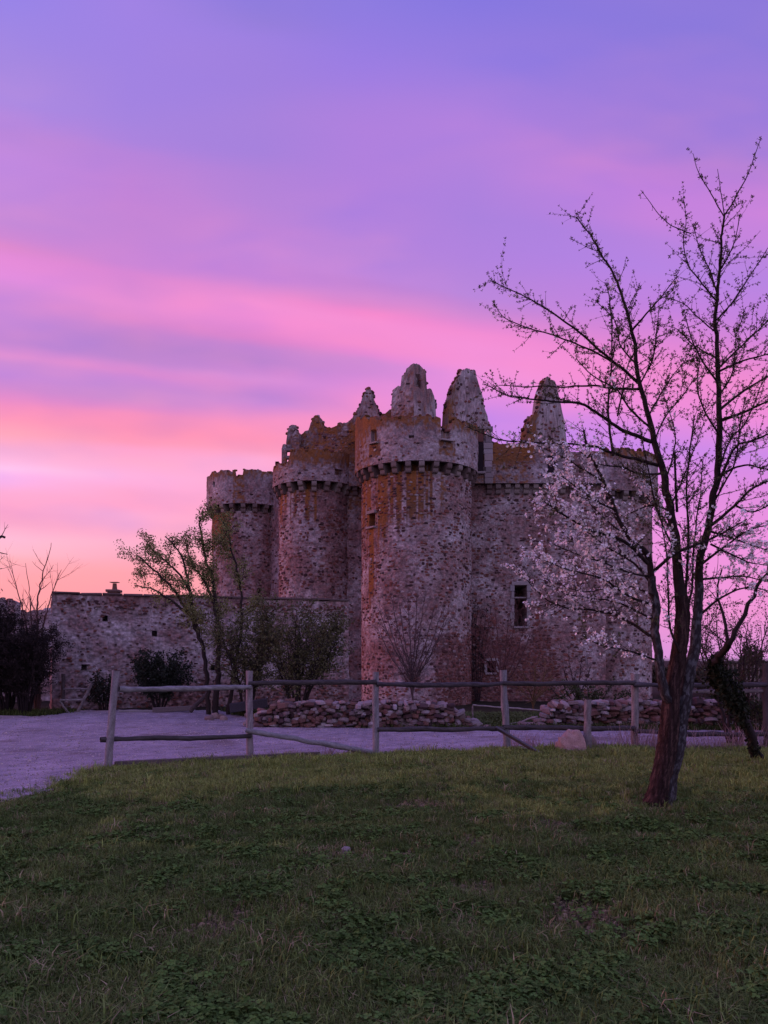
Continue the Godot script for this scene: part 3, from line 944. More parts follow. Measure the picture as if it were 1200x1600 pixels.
func along_line(pts: Array, x: float) -> float:
	if x <= pts[0][0]:
		return pts[0][1]
	for k in range(1, pts.size()):
		if x <= pts[k][0]:
			return lerpf(pts[k - 1][1], pts[k][1], (x - pts[k - 1][0]) / (pts[k][0] - pts[k - 1][0]))
	return pts[-1][1]

const PATH_NEAR := [[-3.75, 10.5], [-3.0, 11.0], [-2.0, 11.55], [-0.1, 12.0], [1.0, 12.4], [2.0, 12.85], [3.4, 13.0], [7.0, 12.9], [16.0, 12.8]]
const PATH_FAR := [[-11.0, 20.0], [-9.0, 20.3], [-8.6, 22.6], [-4.9, 22.6], [-4.2, 21.0], [-3.2, 19.2], [-2.2, 17.6], [-0.9, 16.75], [1.0, 16.3], [4.0, 16.1], [16.0, 16.0]]

# more than zero on the gravel, in metres from its edge
func on_path(x: float, d: float) -> float:
	var wob := n_low.get_noise_2d(x * 0.8, d * 0.8) * 0.22 + n_fine.get_noise_2d(x * 4.0, d * 4.0) * 0.06
	var far := along_line(PATH_FAR, x) - d
	var near := 0.0
	if d < 10.6:
		near = -3.78 - 0.06 * (10.6 - d) - x
	else:
		near = d - along_line(PATH_NEAR, x)
	if d > 10.6 and x < -3.78:
		near = 5.0
	return minf(near, far) + wob

func height(x: float, d: float) -> float:
	var h := -1.35 * smoothstep(17.5, 38.0, d) * smoothstep(-3.5, 0.0, x)
	h += -1.35 * smoothstep(28.0, 40.0, d) * (1.0 - smoothstep(-3.5, 0.0, x))
	var bump := smoothstep(0.0, 0.8, -on_path(x, d)) if d < 18.0 else 1.0
	h += (n_low.get_noise_2d(x * 0.45, d * 0.45) * 0.035 + n_fine.get_noise_2d(x * 2.0, d * 2.0) * 0.012) * bump
	return h

func bare(x: float, d: float) -> float:
	# worn patches of soil in the lawn
	var m := smoothstep(0.36, 0.62, n_low.get_noise_2d(x * 0.9 + 5.0, d * 0.7 + 2.0) + 0.25 * n_fine.get_noise_2d(x * 5.0, d * 5.0)) * 0.9
	for p in [[2.83, 7.85, 0.5], [1.17, 4.4, 0.42], [0.42, 8.0, 0.5], [-0.3, 5.9, 0.36], [1.44, 6.9, 0.36], [0.62, 5.0, 0.24], [-0.9, 4.3, 0.34], [0.75, 6.2, 0.28]]:
		var q: float = Vector2(x - p[0], (d - p[1]) * 0.8).length() / (p[2] * 0.82) + 0.9 * n_fine.get_noise_2d(x * 7.0, d * 7.0)
		m = maxf(m, smoothstep(1.15, 0.6, q))
	return m

func make_ground():
	var b := Buf.new()
	var xs := [-600.0, -250.0, -120.0, -60.0, -35.0, -22.0]
	xs.append_array(steps(-15.0, 15.0, 0.2))
	xs.append_array([22.0, 35.0, 60.0, 120.0, 250.0, 600.0])
	var ds := [-60.0, -20.0, -6.0, 0.0]
	ds.append_array(steps(2.0, 24.0, 0.16))
	ds.append_array(steps(25.0, 70.0, 1.5))
	ds.append_array([90.0, 130.0, 200.0, 350.0, 700.0, 1200.0])
	for d in ds:
		for x in xs:
			b.v.append(Vector3(x, height(x, d) - 0.004, -d))
			var g := n_low.get_noise_2d(x * 0.3, d * 0.3)
			var c := Color(0.026, 0.024, 0.015).lerp(Color(0.045, 0.04, 0.022), clampf(0.5 + g, 0, 1))
			c = c.lerp(Color(0.14, 0.118, 0.066), bare(x, d) * 0.85 if d < 14.0 else 0.0)
			b.c.append(c)
	var n := xs.size()
	for r in ds.size() - 1:
		for k in n - 1:
			var p := r * n + k
			b.i.append_array([p, p + n, p + n + 1, p, p + n + 1, p + 1])
	var o := part("ground", b, M.earth, self)
	o.set_meta("kind", "structure")
	# gravel path
	var pb := Buf.new()
	var px := steps(-16.0, 16.0, 0.11)
	var pd := steps(2.0, 23.0, 0.11)
	var idx := {}
	for r in pd.size() - 1:
		for k in px.size() - 1:
			if on_path((px[k] + px[k + 1]) * 0.5, (pd[r] + pd[r + 1]) * 0.5) > 0.0:
				var q := []
				for w in [[0, 0], [1, 0], [1, 1], [0, 1]]:
					var key: int = (r + w[0]) * 1000 + k + w[1]
					if not idx.has(key):
						idx[key] = pb.v.size()
						var x: float = px[k + w[1]]
						var d: float = pd[r + w[0]]
						pb.v.append(Vector3(x, height(x, d) + 0.012 + n_fine.get_noise_2d(x * 5.0, d * 5.0) * 0.006, -d))
						var f := 1.0 + 0.25 * n_low.get_noise_2d(x * 0.5, d * 0.5) + 0.3 * n_fine.get_noise_2d(x * 3.0, d * 3.0)
						var track := 0.0
						for tr in [0.9, 2.3]:
							var off := absf(d - along_line(PATH_NEAR, x) - tr - 0.15 * n_low.get_noise_2d(x * 0.3, tr)) if x > -3.0 else absf(x + 4.0 + tr + (d - 11.0) * 0.3 + 0.2 * n_low.get_noise_2d(d * 0.3, tr))
							track = maxf(track, smoothstep(0.38, 0.12, off + 0.12 * n_fine.get_noise_2d(x * 2.0, d * 2.0)))
						pb.v[-1].y -= 0.008 * track
						f *= 1.0 + 0.16 * track
						var leafy := smoothstep(0.25, 0.6, n_low.get_noise_2d(x * 0.7 + 30.0, d * 0.7))
						pb.c.append(Color(0.44 * f, 0.38 * f, 0.44 * f).lerp(Color(0.24, 0.18, 0.16), leafy * 0.6))
					q.append(idx[key])
				pb.i.append_array([q[0], q[1], q[2], q[0], q[2], q[3]])
	var po := part("gravel_path", pb, M.gravel, self)
	po.set_meta("kind", "structure")
	# loose pebbles on it
	var pm := Buf.new()
	rock(pm, Vector3.ZERO, Vector3(1, 0.6, 0.8), 0.0, Color.WHITE)
	var t := []
	var cs := []
	for k in 26000:
		var d := 7.0 + 15.0 * pow(rng.randf(), 1.3)
		var x := rng.randf_range(-0.52, 0.52) * d
		if on_path(x, d) < -0.08:
			continue
		var s := rng.randf_range(0.004, 0.011) * (1.8 if rng.randf() < 0.06 else 1.0)
		t.append(Transform3D(Basis(Vector3.UP, rng.randf() * TAU).scaled(Vector3(s, s, s)), Vector3(x, height(x, d) + 0.014, -d)))
		cs.append(tint(Color(0.34, 0.30, 0.30), 0.5))
	var pe := scatter("pebbles", mesh_of(pm), M.twig, t, cs, self)
	tag(pe, "loose grey pebbles strewn over the gravel path", "pebbles")

# ---------------------------------------------------------------- the wall on the left

func make_bailey_wall():
	var p0 := Vector3(-9.95, 0, -23.0)
	var p1 := Vector3(-1.2, 0, -26.0)
	var dir := (p1 - p0).normalized()
	var length := p0.distance_to(p1)
	var o := thing("bailey_wall", Vector3(-5.5, 0.0, -24.5), "long rubble bailey wall with dark putlog holes behind the leafy trees", "wall")
	var nrm := Vector3(-dir.z, 0, dir.x)
	var place := func(u: float, y: float, d: float) -> Vector3: return Vector3(p0.x + dir.x * u + nrm.x * d, y, p0.z + dir.z * u + nrm.z * d)
	var holes := []
	for h in [[1.5, 2.75], [2.95, 2.3], [4.35, 2.72], [0.9, 1.25], [2.75, 1.25], [4.75, 1.23], [6.1, 2.45], [7.0, 1.3]]:
		holes.append([h[0] - 0.075, h[0] + 0.075, h[1] - 0.09, h[1] + 0.09, 0.5])
	var b := Buf.new()
	var top := func(u: float) -> float: return 3.46 + 0.03 * n_low.get_noise_2d(u * 0.7, 3.0) + 0.02 * n_cell.get_noise_2d(u * 3.0, 1.0)
	var colour := func(u: float, y: float) -> Color:
		var red := 0.12 + 0.5 * smoothstep(1.0, 0.2, y) + 0.4 * smoothstep(2.9, 3.3, y)
		return masonry(u * 2.0 + 140.0, y * 2.0, red, 0.0, 0.08)
	wall(b, steps(0.0, length, 0.06, edges(holes, 0)), steps(-0.25, 3.25, 0.06, edges(holes, 2)), 2, place, top, colour, holes, 0.8, true)
	part("masonry", b, M.masonry, o)
	lay_stones(o, place, 0.1, length - 0.1, -0.1, 3.3, func(u: float, y: float): return clampf(0.2 + 0.4 * n_low.get_noise_2d(u * 0.7, y * 0.8) + 0.5 * smoothstep(2.8, 3.2, y) + 0.4 * smoothstep(0.9, 0.2, y), 0.06, 0.95), holes, 0.14, 0.42, 290)
	var u := 0.0
	while u < length - 0.1:
		var w := minf(rng.randf_range(0.35, 0.8), length - u)
		var cb := Buf.new()
		block(cb, place.call(u + w * 0.5, 3.49 + rng.randf_range(-0.01, 0.015), -0.4), Vector3(w * 0.5 - 0.008, 0.035, 0.46), Basis(Vector3.UP, atan2(-dir.z, dir.x)), tint(Color(0.16, 0.12, 0.115), 0.25), 0.008, 0.015)
		piece("coping_stone", cb, M.stone, o)
		u += w

func make_background():
	# chimney behind the wall
	var c := thing("brick_chimney", Vector3(-10.55, 0, -30.0), "square chimney with a small pot peeping over the bailey wall", "chimney")
	var b := Buf.new()
	block(b, Vector3(-10.55, 2.05, -30.0), Vector3(0.2, 2.07, 0.2), Basis(), Color(0.2, 0.12, 0.1), 0.004, 0.02)
	part("stack", b, M.stone, c)
	b = Buf.new()
	block(b, Vector3(-10.55, 4.16, -30.0), Vector3(0.25, 0.05, 0.25), Basis(), Color(0.22, 0.15, 0.13), 0.004, 0.02)
	part("cap", b, M.stone, c)
	b = Buf.new()
	tube(b, [Vector3(-10.52, 4.2, -30), Vector3(-10.52, 4.32, -30), Vector3(-10.52, 4.46, -30)], [0.1, 0.085, 0.075], 10, Color(0.25, 0.13, 0.1))
	part("pot", b, M.stone, c)
	b = Buf.new()
	block(b, Vector3(-10.52, 4.5, -30), Vector3(0.16, 0.012, 0.12), Basis(), Color(0.1, 0.08, 0.08), 0.0, 0.005)
	part("cowl", b, M.stone, c)
	# low ruin at the far left
	var r := thing("garden_ruin", Vector3(-13.6, 0, -27.5), "low ruined garden wall with a notched stump behind the bare bushes", "wall")
	slab("wall_piece", r, Vector3(-17.5, 0, -27.5), Vector3(1, 0, 0), 6.4, 0.6, -0.3, 2.9, outline([[0, 3.1], [3.4, 3.15], [4.2, 3.2], [6.4, 3.25]], 60.0, 0.06), 0.35, func(_u, _y): return 0.0, [], 0.2, 0.12)
	slab("notched_stump", r, Vector3(-14.4, 0, -27.0), Vector3(1, 0, 0), 1.4, 0.5, -0.3, 3.1, outline([[0, 3.6], [0.5, 3.6], [0.51, 3.3], [0.7, 3.3], [0.71, 3.65], [1.0, 3.6], [1.01, 3.3], [1.15, 3.3], [1.16, 3.6], [1.4, 3.5]], 61.0, 0.03), 0.3, func(_u, _y): return 0.0, [], 0.2, 0.1)
	# far hedge and trees on the right
	for h in [[28.0, 1.6, 3.2], [32.5, 1.2, 2.6], [36.5, 1.4, 3.0], [24.5, 1.0, 2.4], [41.0, 1.5, 3.0], [19.5, 1.1, 2.6], [21.6, 1.2, 2.6], [23.2, 0.9, 2.2], [26.0, 1.0, 2.6], [30.2, 1.1, 2.6], [34.6, 1.1, 2.6]]:
		far_bush(Vector3(h[0], -0.9, -62.0 + rng.randf_range(-3, 3)), h[1] * 1.35 + 0.6, h[2] * 1.4, "hedge_bush", "rounded dark hedge bush on the skyline beyond the picket fence", "bush", "hedge bushes on the skyline")
	far_bush(Vector3(27.8, -0.9, -58.0), 4.0, 2.2, "field_tree", "small round pale tree behind the picket fence", "tree", "")
	# picket fence
	var f := thing("picket_fence", Vector3(12.8, 0, -27.0), "pale picket fence seen past the ivy-covered trunk", "fence")
	var gy := height(13.0, 27.0)
	for k in 17:
		var x := 11.7 + 0.148 * k
		b = Buf.new()
		tube(b, [Vector3(x, gy - 0.1, -27.0), Vector3(x + rng.randf_range(-0.02, 0.02), gy + 1.0, -27.0), Vector3(x + rng.randf_range(-0.03, 0.03), 1.33 + rng.randf_range(-0.03, 0.04), -27.0)], [0.028, 0.028, 0.016], 6, tint(Color(0.42, 0.36, 0.33), 0.15))
		piece("picket", b, M.wood, f)
	for y in [0.75, 1.22]:
		b = Buf.new()
		tube(b, [Vector3(11.5, y, -27.04), Vector3(14.3, y, -27.04)], [0.012, 0.012], 5, Color(0.2, 0.17, 0.16))
		piece("wire", b, M.wood, f)

func leaf_mesh(w: float, l: float) -> ArrayMesh:
	var b := Buf.new()
	b.v.append_array([Vector3(0, 0, 0), Vector3(w * 0.5, 0.25 * w, l * 0.45), Vector3(0, 0, l * 0.5), Vector3(-w * 0.5, 0.25 * w, l * 0.45), Vector3(0, -0.1 * l, l)])
	b.c.append_array([Color.WHITE, Color.WHITE, Color.WHITE, Color.WHITE, Color.WHITE])
	b.i.append_array([0, 2, 1, 0, 3, 2, 2, 4, 1, 2, 3, 4])
	return mesh_of(b)

func rand_basis(s: float) -> Basis:
	return Basis(Vector3.UP, rng.randf() * TAU) * Basis(Vector3.RIGHT, rng.randf_range(-1.4, 1.4)) * Basis(Vector3.BACK, rng.randf() * TAU) * Basis.from_scale(Vector3(s, s, s))

func rand_dir() -> Vector3:
	var z := rng.randf_range(-1, 1)
	var a := rng.randf() * TAU
	return Vector3(cos(a) * sqrt(1 - z * z), z, sin(a) * sqrt(1 - z * z))

func far_bush(at: Vector3, h: float, w: float, called: String, label: String, cat: String, group: String):
	var o := thing(called, at, label, cat, group)
	var b := Buf.new()
	for k in 7:
		var q := at + Vector3(rng.randf_range(-0.3, 0.3) * w, h * rng.randf_range(0.6, 0.95), rng.randf_range(-0.3, 0.3) * w)
		tube(b, [at + Vector3(rng.randf_range(-0.1, 0.1), -0.1, 0), at.lerp(q, 0.5) + rand_dir() * 0.1, q], [0.09, 0.05, 0.01], 5, Color(0.07, 0.055, 0.05))
	part("stems", b, M.twig, o)
	var t := []
	var cs := []
	for k in 900:
		var q := rand_dir() * pow(rng.randf(), 0.4)
		var lump := 0.75 + 0.4 * n_low.get_noise_3d(q.x * 1.5 + at.x, q.y * 1.5, q.z * 1.5)
		t.append(Transform3D(rand_basis(rng.randf_range(0.12, 0.26)), at + Vector3(q.x * w * 0.5 * lump, h * (0.55 + q.y * 0.45 * lump), q.z * w * 0.5 * lump)))
		cs.append(tint(Color(0.07, 0.065, 0.045), 0.4))
	scatter("foliage", leaf_mesh(1.0, 1.2), M.leaf, t, cs, o)

# ---------------------------------------------------------------- dry stone walls

func dry_wall(called: String, label: String, x0: float, x1: float, z: float, slope: float, htop: Callable, sd: int):
	rng.seed = sd
	var o := thing(called, Vector3((x0 + x1) * 0.5, height((x0 + x1) * 0.5, -z), z), label, "stone wall")
	var row := 0
	var y := 0.0
	while y < 0.8:
		var h := rng.randf_range(0.065, 0.105)
		var x := x0 + rng.randf() * 0.2
		while x < x1:
			var w := rng.randf_range(0.09, 0.23)
			var big := 1.0
			if rng.randf() < 0.07:
				w *= 1.4
				big = 1.5
			var ht: float = htop.call(x + w * 0.5)
			if y + h * 0.5 < ht:
				for layer in (2 if y + h * 1.4 > ht else 1):
					var zz := z + slope * (x - x0) + (0.16 if layer == 0 else -0.16) * (1.0 - y * 0.35) + rng.randf_range(-0.05, 0.05)
					var gy := height(x, -zz)
					var col := Color(0.25, 0.145, 0.12)
					var r := rng.randf()
					if r < 0.25:
						col = Color(0.32, 0.265, 0.25)
					elif r < 0.38:
						col = Color(0.50, 0.46, 0.45)
					elif r < 0.55:
						col = Color(0.13, 0.09, 0.09)
					if y + h * 1.6 > ht and rng.randf() < 0.5:
						col = Color(0.40, 0.33, 0.31)
					var b := Buf.new()
					rock(b, Vector3(x + w * 0.5, gy + y + h * 0.5 + rng.randf_range(-0.03, 0.03), zz), Vector3(w * 0.55, h * rng.randf_range(0.42, 0.66) * big, rng.randf_range(0.13, 0.22)), rng.randf_range(-0.35, 0.35), tint(col, 0.3), 0.3)
					piece("stone", b, M.rock, o)
			x += w * rng.randf_range(0.85, 0.98)
		y += h * 0.86
		row += 1

func make_dry_stone_walls():
	# left length, falling to a heap at both ends
	dry_wall("dry_stone_wall", "tumbled dry stone wall of reddish rubble below the front tower", -3.15, 1.95, -17.15, 0.09, func(x: float): return 0.57 * smoothstep(-3.4, -2.2, x) * (1.0 - 0.8 * smoothstep(1.35, 1.95, x)) + 0.05 * n_low.get_noise_2d(x * 2.0, 1.0), 101)
	dry_wall("dry_stone_wall", "dry stone wall with large red blocks behind the pink boulder", 3.2, 8.1, -16.75, 0.0, func(x: float): return 0.08 + 0.5 * smoothstep(3.1, 3.75, x) + 0.05 * n_low.get_noise_2d(x * 2.0, 4.0), 102)
	# loose stones fallen from the walls
	rng.seed = 103
	var spots := []
	for k in 7:
		spots.append([rng.randf_range(1.55, 2.2), rng.randf_range(16.35, 16.9), "loose stone fallen from the tumbled wall where the gap begins"])
	for k in 6:
		spots.append([rng.randf_range(-4.4, -3.4), rng.randf_range(18.4, 19.6), "loose stone lying on gravel in front of the thick dark beam"])
	for k in 5:
		spots.append([rng.randf_range(2.9, 3.4), rng.randf_range(16.4, 16.8), "loose stone at the broken end of the red-block wall"])
	for s in spots:
		var b := Buf.new()
		var r := rng.randf_range(0.07, 0.15)
		rock(b, Vector3(s[0], height(s[0], s[1]) + r * 0.45, -s[1]), Vector3(r, r * 0.7, r * 0.8), rng.randf() * TAU, tint(Color(0.36, 0.27, 0.25), 0.3))
		var o := piece(numbered("loose_stone"), b, M.rock, self)
		tag(o, s[2], "stone", "loose stones by the dry walls")
	# pink boulder by the fence
	var bb := Buf.new()
	rng.seed = 12
	boulder(bb, Vector3(3.08, height(3.08, 12.62) - 0.05, -12.62), Vector3(0.26, 0.40, 0.22), Color(0.60, 0.40, 0.36))
	var b2 := Buf.new()
	boulder(b2, Vector3(3.42, height(3.42, 12.95) - 0.05, -12.95), Vector3(0.2, 0.27, 0.2), Color(0.36, 0.26, 0.25))
	var bo2 := piece(numbered("boulder"), b2, M.rock, self)
	tag(bo2, "smaller dull boulder tucked behind the pale pink boulder", "boulder")
	var bo := piece(numbered("boulder"), bb, M.rock, self)
	tag(bo, "pale pink boulder sitting on the grass edge by the short fence post", "boulder")

func boulder(b: Buf, at: Vector3, half: Vector3, col: Color):
	var k0 := b.v.size()
	var nl := 12
	var nm := 18
	for l in nl + 1:
		var la := lerpf(-0.2, PI / 2, float(l) / nl)
		for m in nm:
			var a := TAU * m / nm
			var p := Vector3(cos(la) * cos(a), sin(la), cos(la) * sin(a))
			var q := pow(pow(absf(p.x), 3.0) + pow(absf(p.y), 3.0) + pow(absf(p.z), 3.0), -1.0 / 3.0)
			p *= q * (1.0 + 0.14 * n_cell.get_noise_3d(p.x * 1.3 + 3.0, p.y * 1.3, p.z * 1.3) + 0.1 * n_low.get_noise_3d(p.x * 1.2, p.y * 1.2, p.z * 1.2))
			p.x *= 1.0 - 0.22 * maxf(p.y, 0.0)
			p.z *= 1.0 - 0.22 * maxf(p.y, 0.0)
			b.v.append(at + p * half)
			var f := 1.0 + 0.3 * n_fine.get_noise_3d(p.x * 4.0, p.y * 4.0, p.z * 4.0)
			b.c.append(Color(col.r * f, col.g * f, col.b * f))
	for l in nl:
		for m in nm:
			var p := k0 + l * nm + m
			var q := k0 + l * nm + (m + 1) % nm
			b.i.append_array([p, q, q + nm, p, q + nm, p + nm])

# ---------------------------------------------------------------- fence

func post(owner: Node3D, base: Vector3, top: Vector3, r: float, col: Color):
	var b := Buf.new()
	base.y = height(base.x, -base.z) - 0.08
	var pts := []
	var rad := []
	for k in 13:
		var f := k / 12.0
		pts.append(base.lerp(top, f) + Vector3(n_low.get_noise_2d(f * 2.0, base.x * 3.0), 0, n_low.get_noise_2d(f * 2.0, base.x * 3.0 + 9.0)) * 0.012)
		rad.append(r * (1.0 - 0.06 * f))
	tube(b, pts, rad, 14, col, 0.26, 0.5, true, base.x * 5.0)
	return piece("post", b, M.wood, owner)

func rail(called: String, owner: Node3D, p: Vector3, q: Vector3, r: float, col: Color, sag := 0.015):
	var b := Buf.new()
	var pts := []
	var rad := []
	var sd := p.x * 7.0 + p.y * 3.0
	for k in 31:
		var f := k / 30.0
		pts.append(p.lerp(q, f) + Vector3(0, n_low.get_noise_2d(f * 2.5, sd) * 0.022 - sag * 4.0 * f * (1.0 - f), n_low.get_noise_2d(f * 2.5, sd + 7.0) * 0.02))
		rad.append(r * (1.0 + 0.22 * n_low.get_noise_2d(f * 3.0, sd + 4.0)) * (1.0 - 0.12 * absf(f - 0.5)))
	tube(b, pts, rad, 12, col, 0.28, 0.55, true, sd)
	return piece(called, b, M.rail, owner)

func make_fence():
	rng.seed = 21
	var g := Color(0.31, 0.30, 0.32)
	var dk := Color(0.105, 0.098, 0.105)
	var f := thing("rail_fence", Vector3(0, 0, -12.0), "weathered grey post and rail fence running between lawn and gravel path", "fence")
	for p in POSTS:
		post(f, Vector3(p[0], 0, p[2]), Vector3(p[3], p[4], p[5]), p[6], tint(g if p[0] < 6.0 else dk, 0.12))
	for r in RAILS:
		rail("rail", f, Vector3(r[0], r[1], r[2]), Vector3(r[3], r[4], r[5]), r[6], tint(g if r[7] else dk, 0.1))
	for r in LOOSE:
		var o: MeshInstance3D = rail(numbered("fallen_rail"), self, Vector3(r[0], r[1], r[2]), Vector3(r[3], r[4], r[5]), r[6], tint(g, 0.1), 0.0)
		tag(o, "fallen round rail slanting from its post down to the gravel", "rail")
	for r in PLANK:
		var b := Buf.new()
		var p := Vector3(r[0], r[1], r[2])
		var q := Vector3(r[3], r[4], r[5])
		var x := (q - p).normalized()
		var y := x.cross(Vector3(0.1, 0.35, 1)).normalized()
		block(b, (p + q) * 0.5, Vector3(p.distance_to(q) * 0.5, 0.018, 0.055), Basis(x, y, x.cross(y)), Color(0.16, 0.16, 0.19), 0.004, 0.006)
		var o := piece(numbered("leaning_plank"), b, M.rail, self)
		tag(o, "loose bluish plank leaning off a fence post into the grass", "plank")
	# board that edges the lawn
	var b := Buf.new()
	block(b, (Vector3(-3.72, 0.03, -10.62) + Vector3(-1.0, 0.03, -11.78)) * 0.5, Vector3(1.48, 0.06, 0.025), Basis(Vector3.UP, atan2(1.16, 2.72)), Color(0.2, 0.17, 0.165), 0.01, 0.008)
	var o := piece(numbered("edging_board"), b, M.rail, self)
	tag(o, "long weathered edging board on the ground under the fence", "board")

func log_piece(called: String, p: Vector3, q: Vector3, r: float, col: Color, label: String, cat: String):
	var o: MeshInstance3D = rail(numbered(called), self, p, q, r, col, 0.0)
	tag(o, label, cat)

func beam(called: String, mid: Vector3, half: Vector3, turn: float, col: Color, label: String, cat: String, pitch := 0.0):
	var b := Buf.new()
	block(b, mid, half, Basis(Vector3.UP, turn) * Basis(Vector3.BACK, pitch), col, 0.008, 0.015)
	var o := piece(numbered(called), b, M.rail, self)
	tag(o, label, cat)

func make_yard_things():
	rng.seed = 33
	beam("timber_beam", Vector3(-5.95, 0.09, -21.7), Vector3(0.56, 0.07, 0.09), 0.08, Color(0.24, 0.21, 0.21), "grey squared beam lying on gravel near the evergreen bush", "beam", 0.05)
	beam("white_board", Vector3(-7.0, 0.03, -21.8), Vector3(0.5, 0.015, 0.05), 0.05, Color(0.5, 0.47, 0.46), "thin pale board flat on the gravel before the bailey wall", "board")
	beam("dark_beam", Vector3(-3.5, 0.30, -19.9), Vector3(0.48, 0.12, 0.13), 0.12, Color(0.09, 0.085, 0.1), "thick dark beam resting on the stone heap", "beam", 0.13)
	log_piece("leaning_log", Vector3(-5.4, 0.06, -21.4), Vector3(-4.85, 0.62, -21.45), 0.06, Color(0.12, 0.1, 0.1), "short dark log leaning against the tree stem", "log")
	log_piece("thin_stake", Vector3(-4.73, -0.05, -21.0), Vector3(-4.71, 0.58, -21.0), 0.014, Color(0.55, 0.48, 0.36), "thin pale stake stuck upright in the gravel", "stake")
	# trestle by the left bush
	var t := thing("wooden_trestle", Vector3(-8.7, 0, -21.5), "crooked wooden trestle of poles beside the bare bush", "trestle")
	var c := Color(0.30, 0.27, 0.27)
	rail("pole", t, Vector3(-9.0, -0.05, -21.5), Vector3(-8.98, 1.1, -21.5), 0.05, Color(0.12, 0.1, 0.1), 0.0)
	rail("pole", t, Vector3(-9.06, 0.32, -21.45), Vector3(-8.72, -0.03, -21.3), 0.035, c, 0.0)
	rail("pole", t, Vector3(-8.18, 0.82, -21.5), Vector3(-8.6, -0.03, -21.5), 0.045, c, 0.0)
	rail("crossbar", t, Vector3(-9.0, 0.66, -21.48), Vector3(-8.25, 0.68, -21.5), 0.025, c, 0.0)
	rail("crossbar", t, Vector3(-9.05, 0.36, -21.46), Vector3(-8.38, 0.37, -21.5), 0.03, Color(0.42, 0.39, 0.39), 0.0)
	# planks lying in the grass of the gap between the dry walls
	log_piece("pale_pole", Vector3(2.1, 0.42, -18.2), Vector3(3.85, 0.27, -18.0), 0.02, Color(0.45, 0.4, 0.38), "slim pale pole spanning the gap between dry stone walls", "pole")
	log_piece("slanting_pole", Vector3(2.7, 0.03, -16.9), Vector3(3.35, 0.25, -16.75), 0.02, Color(0.45, 0.4, 0.38), "short pale pole slanting onto the end of the right dry wall", "pole")
	for p in [[2.1, 18.2, 0.4], [3.85, 18.0, 0.26]]:
		log_piece("prop_stick", Vector3(p[0], height(p[0], p[1]) - 0.05, -p[1]), Vector3(p[0], p[2], -p[1]), 0.02, Color(0.3, 0.25, 0.24), "short stick that props the pale pole at its %s end" % ("high" if p[2] > 0.3 else "low"), "stick")
	for s in [[0.55, 3.38, 0.045, 0.0, "small pale stone half sunk in the lawn's near grass"], [-3.86, 10.35, 0.09, 0.0, "flat whitish stone at the foot of the leaning end post"], [-0.29, 5.95, 0.05, 0.0, "small flat stone in a worn patch of the lawn"]]:
		var b := Buf.new()
		rock(b, Vector3(s[0], height(s[0], s[1]) + s[2] * 0.35, -s[1]), Vector3(s[2], s[2] * 0.6, s[2] * 0.8), rng.randf() * 6.0, Color(0.36, 0.33, 0.31))
		var o := piece(numbered("lawn_stone"), b, M.rock, self)
		tag(o, s[4], "stone")

# ---------------------------------------------------------------- measured places (metres)

const POSTS := [[-3.769, -0.001, -10.47, -3.656, 1.343, -10.47, 0.052], [-2.03, 0.002, -11.6, -2.03, 1.326, -11.6, 0.052], [-0.13, 0.0, -12.0, -0.13, 1.3, -12.0, 0.052], [2.043, -0.003, -12.7, 1.968, 1.32, -12.7, 0.058], [3.365, -0.003, -12.7, 3.365, 0.833, -12.7, 0.06], [4.312, 0.004, -13.2, 4.312, 1.247, -13.2, 0.062], [6.439, -0.026, -12.9, 6.418, 1.435, -12.9, 0.065]]
const RAILS := [[-3.622, 1.098, -10.5, -2.002, 1.086, -11.55, 0.0395, true], [-3.847, 0.415, -10.42, -2.002, 0.355, -11.55, 0.0339, false], [-2.041, 1.144, -11.55, -0.119, 1.151, -11.95, 0.0392, false], [-0.119, 1.112, -11.95, 1.982, 1.099, -12.65, 0.0369, false], [-0.1, 0.415, -11.95, 1.982, 0.361, -12.65, 0.0389, false], [1.961, 1.11, -12.65, 4.29, 1.107, -13.1, 0.0376, false], [1.961, 0.393, -12.65, 4.29, 0.321, -13.1, 0.0429, false], [4.258, 1.063, -13.1, 6.404, 1.082, -12.85, 0.0433, false], [4.258, 0.266, -13.1, 6.404, 0.247, -12.85, 0.0389, false], [4.712, 0.974, -13.15, 6.429, 0.973, -12.9, 0.0326, true]]
const LOOSE := [[-2.07, 0.436, -11.5, -0.178, 0.052, -11.9, 0.041, true]]
const PLANK := [[1.83, 0.381, -12.55, 2.501, -0.011, -12.25]]
